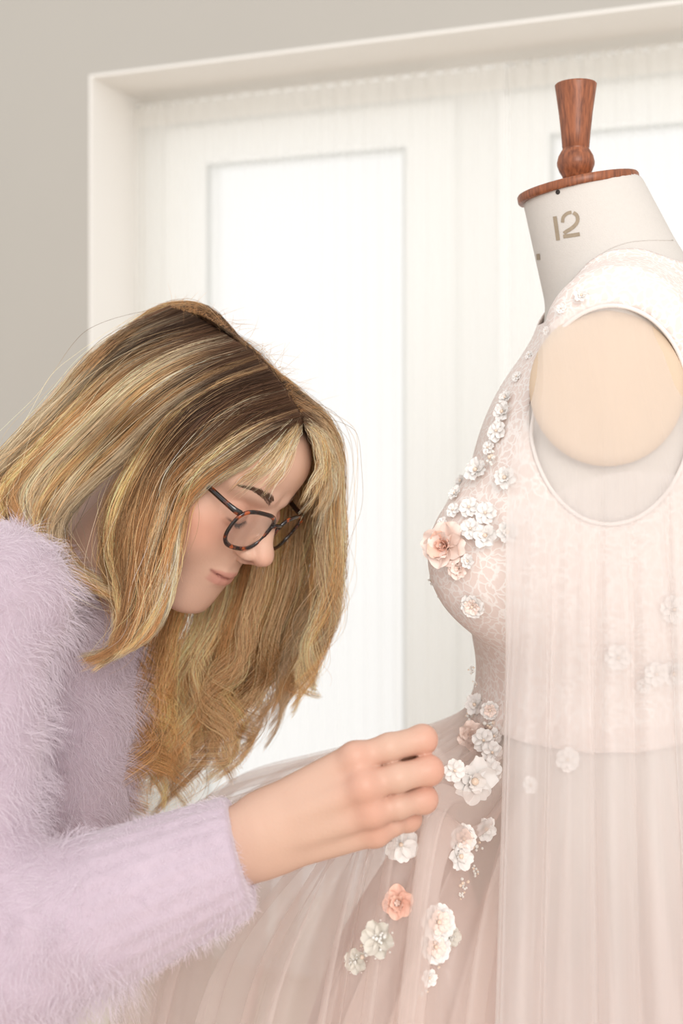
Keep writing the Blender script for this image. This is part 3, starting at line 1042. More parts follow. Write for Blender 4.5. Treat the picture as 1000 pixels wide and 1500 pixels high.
low = [
    [(440, 690, .08), (438, 800, .085), (415, 890, .085), (385, 970, .08), (362, 1040, .075), (345, 1100, .07), (316, 1150, .07)],
    [(400, 710, .08), (393, 830, .08), (368, 920, .08), (338, 1000, .075), (318, 1080, .065), (292, 1142, .06), (258, 1195, .06)],
    [(350, 730, .08), (343, 850, .075), (318, 930, .07), (290, 1010, .06), (274, 1090, .05), (248, 1160, .045), (214, 1212, .045)],
    [(300, 750, .08), (288, 860, .065), (262, 950, .05), (242, 1040, .035), (234, 1110, .03), (218, 1178, .03), (200, 1236, .03)],
    [(250, 780, .08), (233, 880, .06), (212, 960, .03), (203, 1040, .01), (205, 1110, .0), (200, 1160, .0), (190, 1216, .0)]]
wisp = [
    [(443, 622), (432, 655), (414, 695), (392, 730), (366, 760)],
    [(440, 612), (415, 645), (385, 680), (350, 708), (318, 730)],
    [(436, 600), (400, 635), (360, 672), (320, 700), (290, 722)]]
fringe = [
    [(446, 620, -.045), (462, 642, -.045), (468, 680, -.04), (452, 716, -.05), (424, 752, -.065)],
    [(446, 618, -.045), (470, 645, -.03), (478, 690, -.02), (470, 730, -.02), (448, 770, -.03)],
    [(447, 616, -.04), (476, 645, -.02), (490, 690, .0), (488, 740, .01), (474, 800, .02)]]
far += [
    [(338, 488, -.01), (374, 520, .055), (402, 600, .09), (405, 710, .10), (388, 830, .10), (352, 930, .095), (322, 1010, .085), (292, 1080, .08), (276, 1132, .08)],
    [(285, 456, -.01), (312, 482, .06), (330, 570, .10), (325, 700, .105), (305, 830, .10), (280, 930, .085), (262, 1010, .075), (246, 1080, .07), (228, 1150, .07)]]
parts_ = [
    family(near, 13000, 85, .011, 1, (.06, .36), .65, 0, .003, hi_p=.3, lockw=.6, tipclump=.7),
    family(near_back, 9000, 60, .012, 11, (.08, .36), .62, .1, .004, hi_p=.28, lockw=.6, tipclump=.75),
    family(near, 3000, 40, .016, 2, (.2, .5), .4, 0, .004, urange=(.25, 1), hi_p=.1),
    family(back, 2200, 26, .014, 3, (.1, .4), .4, .3, .006, tipclump=.8),
    family(far, 5200, 48, .016, 4, (.05, .18), .75, .3, .013, hi_p=.32, tipclump=1.0, lockw=.36, lenvar=.30),
    family(low, 2500, 24, .024, 5, (-.4, -.2), .75, .5, .020, hi_p=.3, tipclump=1.0, lenvar=.36, lockw=.26),
    family(wisp, 420, 46, .006, 6, (.0, .2), .8, 0, .001, hi_p=.6, lenvar=.5, tipclump=.1),
    family(fringe, 900, 40, .007, 7, (.0, .25), .75, 0, .002, hi_p=.5, lenvar=.45, tipclump=.2),
    family(near, 260, 120, .030, 8, (.1, .4), .6, 0, .006, hi_p=.3, frizz=.004),
    family(near_back, 200, 120, .030, 18, (.1, .4), .6, 0, .006, hi_p=.3, frizz=.004),
    family(far, 200, 80, .034, 9, (.1, .3), .6, .2, .012, hi_p=.3, frizz=.005),
    family(low, 140, 60, .034, 10, (-.2, .1), .6, .5, .014, hi_p=.3, frizz=.006),
]
hp_ = np.concatenate([q[0] for q in parts_]); hr_ = np.concatenate([q[1] for q in parts_]); hc_ = np.concatenate([q[2] for q in parts_])
# keep every hair outside the skull and face
fl_ = Hl(hp_.reshape(-1, 3)).astype(np.float32)
nearby = (np.abs(fl_[:, 0]) < 10) & (fl_[:, 1] > -12) & (fl_[:, 1] < 13) & (fl_[:, 2] > -12) & (fl_[:, 2] < 13)
ii = np.where(nearby)[0]
# hairs that would cross the bare face are left out
d0 = np.full(len(fl_), 9.0, np.float32); d0[ii] = f_head(fl_[ii])
cross = ((d0 < -.15) & (fl_[:, 2] > 4.0) & (fl_[:, 1] < 3.5) & (fl_[:, 0] < 3)).reshape(hp_.shape[:2]).any(1)
ok_ = ~cross
fl_ = fl_.reshape(hp_.shape)[ok_].reshape(-1, 3); hp_ = hp_[ok_]; hr_ = hr_[ok_]; hc_ = hc_[ok_]
nearby = (np.abs(fl_[:, 0]) < 10) & (fl_[:, 1] > -12) & (fl_[:, 1] < 13) & (fl_[:, 2] > -12) & (fl_[:, 2] < 13)
ii = np.where(nearby)[0]
for _ in range(2):
    dd = f_head(fl_[ii])
    bad = ii[dd < .12]
    if len(bad) == 0: break
    pb = fl_[bad]
    fl_[bad] = pb + (grad_normals(f_head, pb, .05) * (.16 - f_head(pb))[:, None]).astype(np.float32)
hp_ = Hw(fl_).reshape(hp_.shape)
hair = strands('hair', hp_, hr_, M_hair, woman, hc_)
hair['kind'] = 'stuff'
hair['label'] = 'long blonde hair with brown roots'
# baby hairs standing off the parting
nb = 240
tt = rng.random(nb)
base = spline([P(250, 450, -.02), P(310, 470, -.03), P(390, 530, -.035), P(445, 612, -.045)], 200)[(tt * 199).astype(int)]
out = np.stack([.35 + .5 * tt, rng.normal(0, .4, nb), 1 - .5 * tt], -1) + rng.normal(0, .35, (nb, 3))
out /= np.linalg.norm(out, axis=1)[:, None]
ss = np.linspace(0, 1, 7)
bend = rng.normal(0, 1, (nb, 3)) * .8 + np.array((.2, 0, -.6))
ln = rng.uniform(.006, .022, nb)
bpts = base[:, None] + ln[:, None, None] * (out[:, None] * ss[None, :, None] + bend[:, None] * (ss ** 2)[None, :, None] * .6)
fw_ = strands('flyaway_hair', bpts, np.array([.00008] * 5 + [.00006, .00003]), M_hair, woman, np.broadcast_to(MID, bpts.shape))
fw_['kind'] = 'stuff'

# ================================================================ the dress form
def Q(px, py, Y=0.0):
    """place on the form's middle plane (as seen at Y=0), moved sideways by Y"""
    a = P(px, py, 0.0)
    return np.array((a[0], Y, a[2]))


FX = Q(856, 600)[0]
YC, YS = math.cos(math.radians(8)), math.sin(math.radians(8))     # the form is turned a little towards the camera


def to_form(v):
    v = np.asarray(v, float); o = v.copy()
    o[..., 0] = (v[..., 0] - FX) * YC - v[..., 1] * YS
    o[..., 1] = (v[..., 0] - FX) * YS + v[..., 1] * YC
    return o


def from_form(v):
    v = np.asarray(v, float); o = v.copy()
    o[..., 0] = FX + v[..., 0] * YC + v[..., 1] * YS
    o[..., 1] = -v[..., 0] * YS + v[..., 1] * YC
    return o


def f_form(p):
    q = p.copy()
    q[:, 0] = FX + (p[:, 0] - FX) * YC - p[:, 1] * YS
    q[:, 1] = np.abs((p[:, 0] - FX) * YS + p[:, 1] * YC)
    d = s_cap(q, Q(836, 240), Q(900, 420), .0508, .0665)                                # neck
    d = smin(d, s_cap(q, Q(925, 450), Q(884, 508, .128), .050, .056), .025)              # shoulder
    d = smin(d, s_ell(q, Q(940, 610), (.108, .150, .122)), .03)                          # upper chest
    d = smin(d, s_ell(q, Q(876, 790), (.122, .138, .17)), .06)                           # ribs
    d = smin(d, s_ell(q, Q(764, 803, .078), (.078, .066, .072)), .035)                   # bust
    d = smin(d, s_ell(q, Q(812, 700, .06), (.055, .08, .09)), .04)
    d = smin(d, s_cap(q, Q(858, 960), Q(858, 1040), .088, .090), .045)                    # waist
    d = smin(d, s_ell(q, Q(858, 1230), (.130, .165, .15)), .06)                          # hips
    d = smax(d, q[:, 1] - .162, .018)                                                    # flat at the arms
    up = np.array((-.176, 0, .984))
    d = smax(d, (q - Q(846, 278)) @ up, .002)
    return smax(d, .80 - q[:, 2], .01)


M_linen = principled('cream_linen', lin(208, 201, 194), 0.9, noise=0.03, nscale=260, bump=0.35, bscale=900)
M_plate = principled('calico_arm_plate', lin(208, 185, 161), 0.85, noise=0.05, nscale=30, bump=0.2, bscale=600)
M_print = principled('stencil_ink', lin(158, 142, 122), 0.9, noise=0.15, nscale=300)
M_dark = principled('dark_pin_hole', lin(40, 30, 26), 0.6)

m, nt, b = mat_new('mahogany')
tcn = nt.nodes.new('ShaderNodeTexCoord'); mp = nt.nodes.new('ShaderNodeMapping'); mp.inputs['Scale'].default_value = (60, 60, 7)
nz = nt.nodes.new('ShaderNodeTexNoise'); nz.inputs['Scale'].default_value = 6; nz.inputs['Detail'].default_value = 6
cr = nt.nodes.new('ShaderNodeValToRGB')
cr.color_ramp.elements[0].position = .3; cr.color_ramp.elements[0].color = lin(104, 56, 34)
cr.color_ramp.elements[1].position = .72; cr.color_ramp.elements[1].color = lin(166, 98, 62)
nt.links.new(tcn.outputs['Object'], mp.inputs['Vector']); nt.links.new(mp.outputs['Vector'], nz.inputs['Vector'])
nt.links.new(nz.outputs['Fac'], cr.inputs['Fac']); nt.links.new(cr.outputs['Color'], b.inputs['Base Color'])
b.inputs['Roughness'].default_value = 0.4
M_wood = m

FX = Q(856, 600)[0]
form = root('dress_form', (FX, 0, 0), 'cream linen dress form with turned wooden neck knob, wearing the gown', 'dress form')
fv, fq = mesh_sdf(f_form, (.02, -.19, .78), (.42, .19, 1.56), 0.0042)
torso = mesh('torso', fv, fq, M_linen, form)
fbvh = BVHTree.FromPolygons([tuple(v) for v in fv.tolist()], fq.tolist())

# neck cap and knob, tilted with the neck / upright
tilt = Matrix.Translation(Q(846, 277)) @ Matrix.Rotation(math.radians(-10.1), 4, 'Y')
cap_ = MB().lathe([(.0505, -.004), (.0553, -.004), (.0563, -.0025), (.0563, .0025), (.0553, .004), (.02, .0045)], 64, tilt).build('neck_cap', M_wood, form)
kz = Q(843, 258)[2]; kx = Q(843, 258)[0]
prof = [(.011, -.006), (.0125, .000), (.0150, .004), (.0172, .010), (.0174, .0125), (.0160, .0185), (.0132, .0235), (.0118, .0255), (.0124, .0262), (.0136, .040), (.0155, .058), (.0178, .0745), (.0192, .0838), (.0192, .0850), (.0185, .0858), (.010, .0862)]
MB().lathe(prof, 48, Matrix.Translation((kx, 0, kz))).build('neck_knob', M_wood, form)


def on_form(px, py, lift=.0004):
    o = Vector((0, -D0, ZC)); d = (Vector(P(px, py, 0)) - o).normalized()
    h, n, _, _ = fbvh.ray_cast(o, d)
    return (np.array(h + n * lift), n) if h is not None else (P(px, py, -.06), Vector((0, -1, 0)))


def print_patch(name, poly, mat=M_print, sub=10):
    """ink laid on the linen: a small quad strip projected on the neck"""
    poly = np.asarray(poly, float)      # two rails of equal length
    a, c = poly
    v, f = [], []
    n = len(a)
    for i in range(n):
        for w in np.linspace(0, 1, 4):
            x, y = a[i] * (1 - w) + c[i] * w
            v.append(on_form(x, y)[0])
    for i in range(n - 1):
        for k in range(3):
            f.append((i * 4 + k, i * 4 + k + 1, i * 4 + k + 5, i * 4 + k + 4))
    return mesh(name, v, f, mat, torso)


# the stencilled size "12"
def strip(pts, w):
    pts = np.asarray(pts, float)
    t = np.gradient(pts, axis=0); t /= np.linalg.norm(t, axis=1)[:, None]
    nn = np.stack([-t[:, 1], t[:, 0]], -1)
    w = np.broadcast_to(np.asarray(w, float), (len(pts),))[:, None]
    return pts + nn * w / 2, pts - nn * w / 2


print_patch('printed_digit', strip(spline([(812.5, 317), (815, 334), (817.5, 352)], 8), 5.6))
print_patch('printed_digit', strip(spline([(824, 326), (825, 318), (831, 312.5), (837, 311)], 8), 4.8))
print_patch('printed_digit', strip(spline([(839.5, 311.5), (845, 316), (845.5, 325), (839, 333), (829, 339.5), (826, 342)], 14), 5.4))
print_patch('printed_digit', strip(spline([(825, 346.5), (836, 345), (849, 343)], 6), 5.6))
print_patch('printed_mark', strip(spline([(786, 376.5), (791, 376)], 4), 9))
c0, n0 = on_form(817, 281.5, .0002)
hm = Matrix.Translation(c0) @ n0.to_track_quat('Z', 'Y').to_matrix().to_4x4()
MB().lathe([(.0021, 0), (.0020, .0006), (.0012, .0009)], 14, hm).build('pin_hole', M_dark, torso)


def seam(pxs, r=.0006):
    pts = [on_form(*q, .0001)[0] for q in spline(pxs, 40)]
    MB().tube(pts, r, 6).build('seam', M_linen, torso)


seam([(803, 462), (815, 437), (845, 402), (880, 372), (912, 357), (945, 352), (985, 352)])
# arm plates: calico covered discs with a rounded rim and a middle seam
for s in (-1, 1):
    cx, cz = .0058, ZC + .0175
    pl_prof = [(0.0, .006), (.3, .0058), (.6, .0050), (.85, .0036), (.96, .0018), (1.0, -.003)]
    v, f = [], []
    N = 56
    for (fr, dy) in pl_prof[1:]:
        for k in range(N):
            a = 2 * math.pi * k / N
            v.append((cx + .0605 * fr * math.cos(a), s * (.1610 + dy + .0012 * math.exp(-((.06 * fr * math.cos(a)) / .004) ** 2)), cz + .0625 * fr * math.sin(a)))
    v.append((cx, s * .1682, cz))
    v = from_form(np.array(v)).tolist()
    for i in range(4):
        for k in range(N):
            l = (k + 1) % N
            f.append((i * N + k, i * N + l, (i + 1) * N + l, (i + 1) * N + k))
    for k in range(N): f.append(((k + 1) % N, k, len(v) - 1))
    mesh('arm_plate', v, f, M_plate, form)
# stand under the skirt
MB().lathe([(.16, 0), (.165, .012), (.15, .03), (.03, .045), (.018, .06), (.016, .84), (.04, .86)], 32, Matrix.Translation((FX, 0, 0))).build('stand', M_wood, form)

# ================================================================ the gown
m, nt, b = mat_new('nude_lace')
tcn = nt.nodes.new('ShaderNodeTexCoord')
nz = nt.nodes.new('ShaderNodeTexNoise'); nz.inputs['Scale'].default_value = 45; nz.inputs['Detail'].default_value = 3
nt.links.new(tcn.outputs['Object'], nz.inputs['Vector'])
ad = nt.nodes.new('ShaderNodeVectorMath'); ad.operation = 'MULTIPLY_ADD'; ad.inputs[1].default_value = (.03, .03, .03)
nt.links.new(nz.outputs['Color'], ad.inputs[0]); nt.links.new(tcn.outputs['Object'], ad.inputs[2])
vo = nt.nodes.new('ShaderNodeTexVoronoi'); vo.feature = 'DISTANCE_TO_EDGE'; vo.inputs['Scale'].default_value = 120
nt.links.new(ad.outputs[0], vo.inputs['Vector'])
cr = nt.nodes.new('ShaderNodeValToRGB')
cr.color_ramp.elements[0].position = .03; cr.color_ramp.elements[0].color = lin(240, 232, 227)
cr.color_ramp.elements[1].position = .13; cr.color_ramp.elements[1].color = lin(229, 212, 204)
nt.links.new(vo.outputs['Distance'], cr.inputs['Fac']); nt.links.new(cr.outputs['Color'], b.inputs['Base Color'])
bp = nt.nodes.new('ShaderNodeBump'); bp.inputs['Strength'].default_value = .5; bp.inputs['Distance'].default_value = .0006; bp.invert = True
nt.links.new(vo.outputs['Distance'], bp.inputs['Height']); nt.links.new(bp.outputs['Normal'], b.inputs['Normal'])
b.inputs['Roughness'].default_value = .75
M_lace = m
M_satin = principled('nude_satin', lin(232, 214, 206), 0.32, noise=.02, nscale=30, spec=.6)
M_tulle = sheer('blush_tulle', lin(247, 235, 229), .28, .5, gloss=.06)
M_tulle2 = sheer('blush_under_tulle', lin(246, 232, 226), .30, .5, gloss=.06)
M_cape = sheer('ivory_tulle', lin(247, 242, 240), .36, .5)
M_edge = principled('edging', lin(232, 224, 219), .8)
M_petal = principled('white_organza', lin(246, 241, 237), .7, bump=.4, bscale=1200, sheen=.2)
M_peach = principled('peach_organza', lin(246, 203, 184), .6, bump=.3, bscale=900)
M_blush = principled('pale_peach_organza', lin(247, 226, 215), .6, bump=.3, bscale=900)
M_silver = principled('silver_thread', lin(218, 210, 198), .45, bump=.3, bscale=1500, spec=.5)
M_pearl = principled('pearl', lin(228, 206, 186), .18, coat=.6)
M_bead = principled('glass_bead', lin(226, 222, 216), .12, coat=.8)

dress = root('wedding_dress', (FX, 0, 0), 'blush tulle wedding gown with lace bodice and flower appliques on the form', 'wedding dress')


# ---- bodice
def f_bod(p): return f_form(p) - .0045


bv_, bq_ = mesh_sdf(f_bod, (.02, -.19, .86), (.44, .19, 1.50), 0.0040)
AHc = (.0088, ZC - .0050); AHr = (.0630, .0870)


def in_arm(w):
    return (((w[:, 0] - AHc[0]) / AHr[0]) ** 2 + ((w[:, 2] - AHc[1]) / AHr[1]) ** 2 < 1) & (np.abs(w[:, 1]) > .09)


nl = np.array([Q(x, y)[[0, 2]] for x, y in ((700, 545), (770, 496), (800, 458), (836, 416), (880, 402), (1000, 392), (1100, 396))])
bw_ = to_form(bv_)
zlim = np.interp(bv_[:, 0], nl[:, 0], nl[:, 1]) + .08 * sm(.060, .105, np.abs(bw_[:, 1]))
keep_v = (bv_[:, 2] < zlim) & ~in_arm(bw_) & (bv_[:, 2] > ZC - .285)
kf = keep_v[bq_].all(1)
used = np.unique(bq_[kf]); remap = -np.ones(len(bv_), int); remap[used] = np.arange(len(used))
# pull the raw cut edge onto the armhole, smooth it along the neckline
fk = bq_[kf]
ed = np.sort(np.concatenate([fk[:, [0, 1]], fk[:, [1, 2]], fk[:, [2, 3]], fk[:, [3, 0]]]), 1)
eu, ec = np.unique(ed, axis=0, return_counts=True)
be = eu[ec == 1]
bd = np.unique(be)
eq = np.sqrt(((bw_[:, 0] - AHc[0]) / AHr[0]) ** 2 + ((bw_[:, 2] - AHc[1]) / AHr[1]) ** 2)
isb = np.zeros(len(bv_), bool); isb[bd] = True
ma = isb & (eq < 1.2) & (np.abs(bw_[:, 1]) > .09)
bw_[ma, 0] = AHc[0] + (bw_[ma, 0] - AHc[0]) / eq[ma]
bw_[ma, 2] = AHc[1] + (bw_[ma, 2] - AHc[1]) / eq[ma]
for _ in range(6):
    acc_ = np.zeros_like(bw_); cn_ = np.zeros(len(bw_))
    np.add.at(acc_, be[:, 0], bw_[be[:, 1]]); np.add.at(acc_, be[:, 1], bw_[be[:, 0]])
    np.add.at(cn_, be[:, 0], 1); np.add.at(cn_, be[:, 1], 1)
    mm_ = isb & ~ma & (cn_ > 0)
    bw_[mm_] = .5 * bw_[mm_] + .5 * acc_[mm_] / cn_[mm_][:, None]
bv_ = from_form(bw_)
bodice = mesh('bodice', bv_[used], remap[bq_[kf]], M_lace, dress)
so = bodice.modifiers.new('cloth', 'SOLIDIFY'); so.thickness = .0012
bbvh = BVHTree.FromPolygons([tuple(v) for v in bv_.tolist()], bq_[kf].tolist())
for s in (-1, 1):
    ring = []
    for a in np.linspace(0, 2 * math.pi, 90, endpoint=False):
        x, z = AHc[0] + AHr[0] * 1.0 * math.cos(a), AHc[1] + AHr[1] * 1.0 * math.sin(a)
        h = bbvh.find_nearest(Vector(from_form(np.array((x, s * .17, z)))))[0]
        ring.append((h[0], h[1] + s * .0008, h[2]))
    ring = np.array(ring)
    for _ in range(3): ring = (np.roll(ring, 1, 0) + ring * 2 + np.roll(ring, -1, 0)) / 4
    MB().tube(ring, .0017, 8, closed=True).build('armhole_edging', M_edge, bodice)

# ---- skirt
ZF = 0.02
puff = [(697, 1012), (690, 1050), (648, 1084), (560, 1120), (430, 1162), (310, 1205), (248, 1250), (218, 1320), (200, 1400), (190, 1500), (150, 1800), (100, 2300), (60, 2640)]
aline = [(697, 1012), (684, 1050), (654, 1100), (606, 1180), (552, 1300), (508, 1400), (468, 1500), (360, 1800), (200, 2300), (100, 2640)]


def prof(pp, n):
    pts = np.array([((855 - x) * .000636, Q(0, y)[2]) for x, y in pp])
    c = spline(np.c_[pts, np.zeros(len(pts))], 400)[:, :2]
    L = np.r_[0, np.cumsum(np.linalg.norm(np.diff(c, axis=0), axis=1))]
    # denser near the waist
    t = np.linspace(0, 1, n) ** 1.5 * L[-1]
    return np.stack([np.interp(t, L, c[:, 0]), np.interp(t, L, c[:, 1])], -1)


TENT = np.array((.058, -.192, 1.022))


def skirt(nt_, ns, pl_n, amp, off, seed, puffy=1.0, tent=True, th0=-math.pi, th1=math.pi, closed=True, over=.3):
    r = np.random.default_rng(seed)
    th = np.linspace(th0, th1, nt_, endpoint=not closed)
    A = prof(aline, ns); Bp = prof(puff, ns)
    df = np.abs((np.degrees(th) - 172 + 180) % 360 - 180)
    w = (1 - sm(15, 72, df)) * puffy
    rr = A[None, :, 0] * (1 - w[:, None]) + Bp[None, :, 0] * w[:, None]
    zz = A[None, :, 1] * (1 - w[:, None]) + Bp[None, :, 1] * w[:, None]
    # not into the woman: flatter on her side
    k = np.arange(240); ph = np.cumsum(r.uniform(.35, 1.65, 240)); ph = ph / ph[-1] * 2 * math.pi * pl_n
    php = np.interp((th + math.pi) / (2 * math.pi) * 240, np.r_[k, 240], np.r_[0, ph])
    ampv = np.interp((th + math.pi) / (2 * math.pi) * 40, np.arange(41), np.r_[r.uniform(.4, 1.5, 40), 1.0])
    s = np.linspace(0, 1, ns)
    ply = np.sin(php)[:, None] + .45 * np.sin(php * 2.3 + 1)[:, None] * sm(.1, .5, s)[None]
    ply = np.sign(ply) * np.abs(ply) ** .8
    rad = rr + off * sm(0, .06, s)[None] + amp * ampv[:, None] * ply * (.22 + .78 * sm(0, .35, s))[None] * sm(0, .02, s)[None]
    tw = th[:, None] + over * (2 * math.pi / pl_n) * np.sin(php + 1.2)[:, None] * sm(.02, .25, s)[None]
    X = FX + rad * np.cos(tw)
    Y = rad * np.sin(tw) * np.interp(s, [0, .08], [1.12, 1.0])[None]
    Z = zz + .25 * amp * ply * sm(0, .1, s)[None]
    Z = np.maximum(Z, ZF)
    X = np.where(X < -.235, -.235 + (X + .235) * .15, X)
    if tent:
        d = np.sqrt((X - TENT[0]) ** 2 + (Y - TENT[1]) ** 2)
        m_ = (d < .03) & (Z > .75)
        z0 = Z[m_].mean() if m_.any() else .95
        Z = Z + np.maximum(TENT[2] + off - z0, 0) * np.exp(-(d / .065) ** 1.5) * (Z > .7)
    v = np.stack([X, Y, Z], -1).reshape(-1, 3)
    return v, grid_faces(nt_, ns, closed)


lv, lf = skirt(500, 60, 24, .010, -.034, 21, puffy=.15, tent=False, over=.1)
mesh('skirt_lining', lv, lf, M_satin, dress)
u2, uf2 = skirt(900, 74, 30, .015, -.012, 22, puffy=.9)
under = mesh('under_skirt', u2, uf2, M_tulle2, dress)
u1, uf1 = skirt(1200, 80, 50, .012, .004, 23, over=.42)
overs = mesh('over_skirt', u1, uf1, M_tulle, dress)
sbvh = BVHTree.FromPolygons([tuple(v) for v in u1.tolist()], uf1.tolist())
# an extra tulle panel falling from the near hip
u3, uf3 = skirt(320, 70, 28, .012, .022, 24, tent=False, th0=math.radians(-122), th1=math.radians(10), closed=False)
U3 = u3.reshape(320, 70, 3)
sl = np.linspace(0, 1, 70)
panel = mesh('skirt_panel', u3, uf3, M_tulle2, dress)
sbvh = BVHTree.FromPolygons([tuple(v) for v in u1.tolist()] + [tuple(v) for v in u3.tolist()], uf1.tolist() + (uf3 + len(u1)).tolist())
# waist seam
wr = np.array([(FX + .1005 * math.cos(a), .113 * math.sin(a), ZC - .262) for a in np.linspace(0, 2 * math.pi, 72, endpoint=False)])
MB().tube(wr, .0022, 6, closed=True).build('waist_seam', M_edge, dress)

# ---- sheer cape sleeves, gathered at the shoulder
Lx = np.array([(500, 790), (540, 770), (600, 755), (660, 747), (750, 741), (900, 736), (1050, 729), (1250, 721), (1500, 711), (1700, 703)], float)
Rx = np.array([(470, 1015), (600, 1040), (700, 1060), (1000, 1085), (1500, 1125), (1700, 1140)], float)
topc = spline([(788, 512, 0), (800, 482, 0), (838, 452, 0), (890, 440, 0), (960, 450, 0), (1015, 484, 0)], 100)[:, :2]


def cape(nu, nv, y_end, depth, amp, nf, seed, start=0.0):
    r = np.random.default_rng(seed)
    u = np.linspace(0, 1, nu); t = np.linspace(start, 1, nv)
    ph = np.cumsum(r.uniform(.3, 1.7, nu)); ph = ph / ph[-1] * 2 * math.pi * nf
    am = np.interp(u, np.linspace(0, 1, 9), r.uniform(.5, 1.4, 9))
    ti = np.linspace(0, 1, 100)
    tx = np.interp(u, ti, topc[:, 0]); ty = np.interp(u, ti, topc[:, 1])
    py = ty[:, None] + (y_end - ty[:, None]) * t[None]
    xl = np.interp(py, Lx[:, 0], Lx[:, 1]); xr = np.interp(py, Rx[:, 0], Rx[:, 1])
    ease = sm(0, .16, t)[None]
    px = (tx[:, None]) * (1 - ease) + (xl + (xr - xl) * u[:, None]) * ease
    px = px + 6 * np.sin(ph * .5 + 1)[:, None] * sm(.1, 1, t)[None]
    Yv = depth + np.interp(py, [440, 520, 700, 1000, 1500, 1700], [-.171, -.184, -.198, -.218, -.275, -.295])
    Yv = Yv + (np.abs(u - .45)[:, None] ** 2) * .10 * (1 - .6 * t[None])
    fold = np.sin(ph)[:, None] + .4 * np.sin(ph * 2.1 + .7)[:, None]
    Yv = Yv + amp * am[:, None] * fold * (.04 + .96 * sm(.14, .5, t))[None]
    px = px + 9 * np.cos(ph)[:, None] * am[:, None] * sm(.16, .55, t)[None]
    kk = (D0 + Yv) / FPX
    v = np.stack([(px - 500) * kk, Yv, ZC - (py - HOR) * kk], -1)
    return v.reshape(-1, 3), grid_faces(nu, nv)


c1, cf1 = cape(260, 60, 1700, 0, .010, 6, 31)
cape_o = mesh('cape_sleeve', c1, cf1, M_cape, dress)
c2, cf2 = cape(200, 50, 1690, .022, .009, 7, 32, start=.20)
mesh('cape_layer', c2, cf2, M_cape, cape_o)
cbvh = BVHTree.FromPolygons([tuple(v) for v in c1.tolist()], cf1.tolist())
mir = from_form(to_form(c1) * np.array((1, -1, 1)))
mesh('cape_sleeve', mir, cf1[:, ::-1].copy(), M_cape, dress)
# ---- flowers
def petal_mesh(name, mat, width=.62, cup=.22, ruffle=.05, notch=.0, curl=0.0, seed=0):
    r = np.random.default_rng(seed)
    nu, nv = 8, 9
    v = []
    ph = r.uniform(0, 6)
    for i in range(nu):
        u = i / (nu - 1)
        w = width * (.16 + .84 * math.sin(min(1, u * 1.02) ** .75 * math.pi * .72)) * (1 if u < .9 else .93)
        for j in range(nv):
            x = -1 + 2 * j / (nv - 1)
            L = u * (1 - .20 * x * x * u - notch * math.exp(-(x / .25) ** 2) * u)
            z = cup * u * u + .22 * width * x * x * (1 - .4 * u) + ruffle * math.sin(x * 5 + ph) * u * u - curl * u ** 4
            v.append((L, x * w * .5, z))
    me_o = mesh(name + '_tmp', v, grid_faces(nu, nv), mat)
    so = me_o.data
    bpy.data.objects.remove(me_o)
    return so


PW = [petal_mesh('petal_w%d' % i, M_petal, .80, .16, .07, .08, .05, i) for i in range(3)]
PF = [petal_mesh('petal_f%d' % i, M_petal, .95, .05, .05, .10, .04, 10 + i) for i in range(2)]
PP = [petal_mesh('petal_p%d' % i, M_peach, .95, .42, .08, .03, .22, 20 + i) for i in range(3)]
PB = [petal_mesh('petal_b%d' % i, M_blush, .95, .30, .08, .03, .20, 30 + i) for i in range(2)]
PS = [petal_mesh('petal_s%d' % i, M_silver, .85, .10, .06, .06, .0, 40 + i) for i in range(2)]


def ball(name, mat, n=8, k=5):
    v, f = [], []
    for i in range(1, k):
        a = math.pi * i / k
        for j in range(n):
            p = 2 * math.pi * j / n
            v.append((math.sin(a) * math.cos(p), math.sin(a) * math.sin(p), math.cos(a)))
    v += [(0, 0, 1), (0, 0, -1)]
    for i in range(k - 2):
        for j in range(n):
            l = (j + 1) % n
            f.append((i * n + j, (i + 1) * n + j, (i + 1) * n + l, i * n + l))
    for j in range(n):
        f.append((len(v) - 2, j, (j + 1) % n)); f.append((len(v) - 1, (k - 2) * n + (j + 1) % n, (k - 2) * n + j))
    o = mesh(name, v, f, mat); me = o.data
    bpy.data.objects.remove(o)
    return me


B_pearl = ball('pearl_ball', M_pearl, 12, 8); B_bead = ball('bead_ball', M_bead)


def pad_mesh(name, mat):
    o = MB().lathe([(.28, -.03), (.30, .0), (.22, .05), (.08, .07)], 12).build(name, mat)
    me = o.data; bpy.data.objects.remove(o)
    return me


PADS = {'white': pad_mesh('pad_w', M_petal), 'flat': pad_mesh('pad_f', M_petal), 'rose': pad_mesh('pad_p', M_peach), 'garden': pad_mesh('pad_g', M_peach), 'blush': pad_mesh('pad_b', M_blush), 'silver': pad_mesh('pad_s', M_silver), 'shell': pad_mesh('pad_h', M_petal), 'beads': pad_mesh('pad_d', M_bead)}
fr_ = random.Random(5)


def place(px, py, bv, near=None):
    o = Vector((0, -D0, ZC)); d = (Vector(P(px, py, 0)) - o).normalized()
    h = bv.ray_cast(o, d)
    if h[0] is None:
        t = Vector(P(px, py, near if near is not None else -.02))
        h = bv.find_nearest(t)
        return t * .7 + h[0] * .3, (h[1] if h[1].dot(d) < 0 else -h[1])
    n = h[1]
    if n.dot(d) > 0: n = -n
    return h[0], n


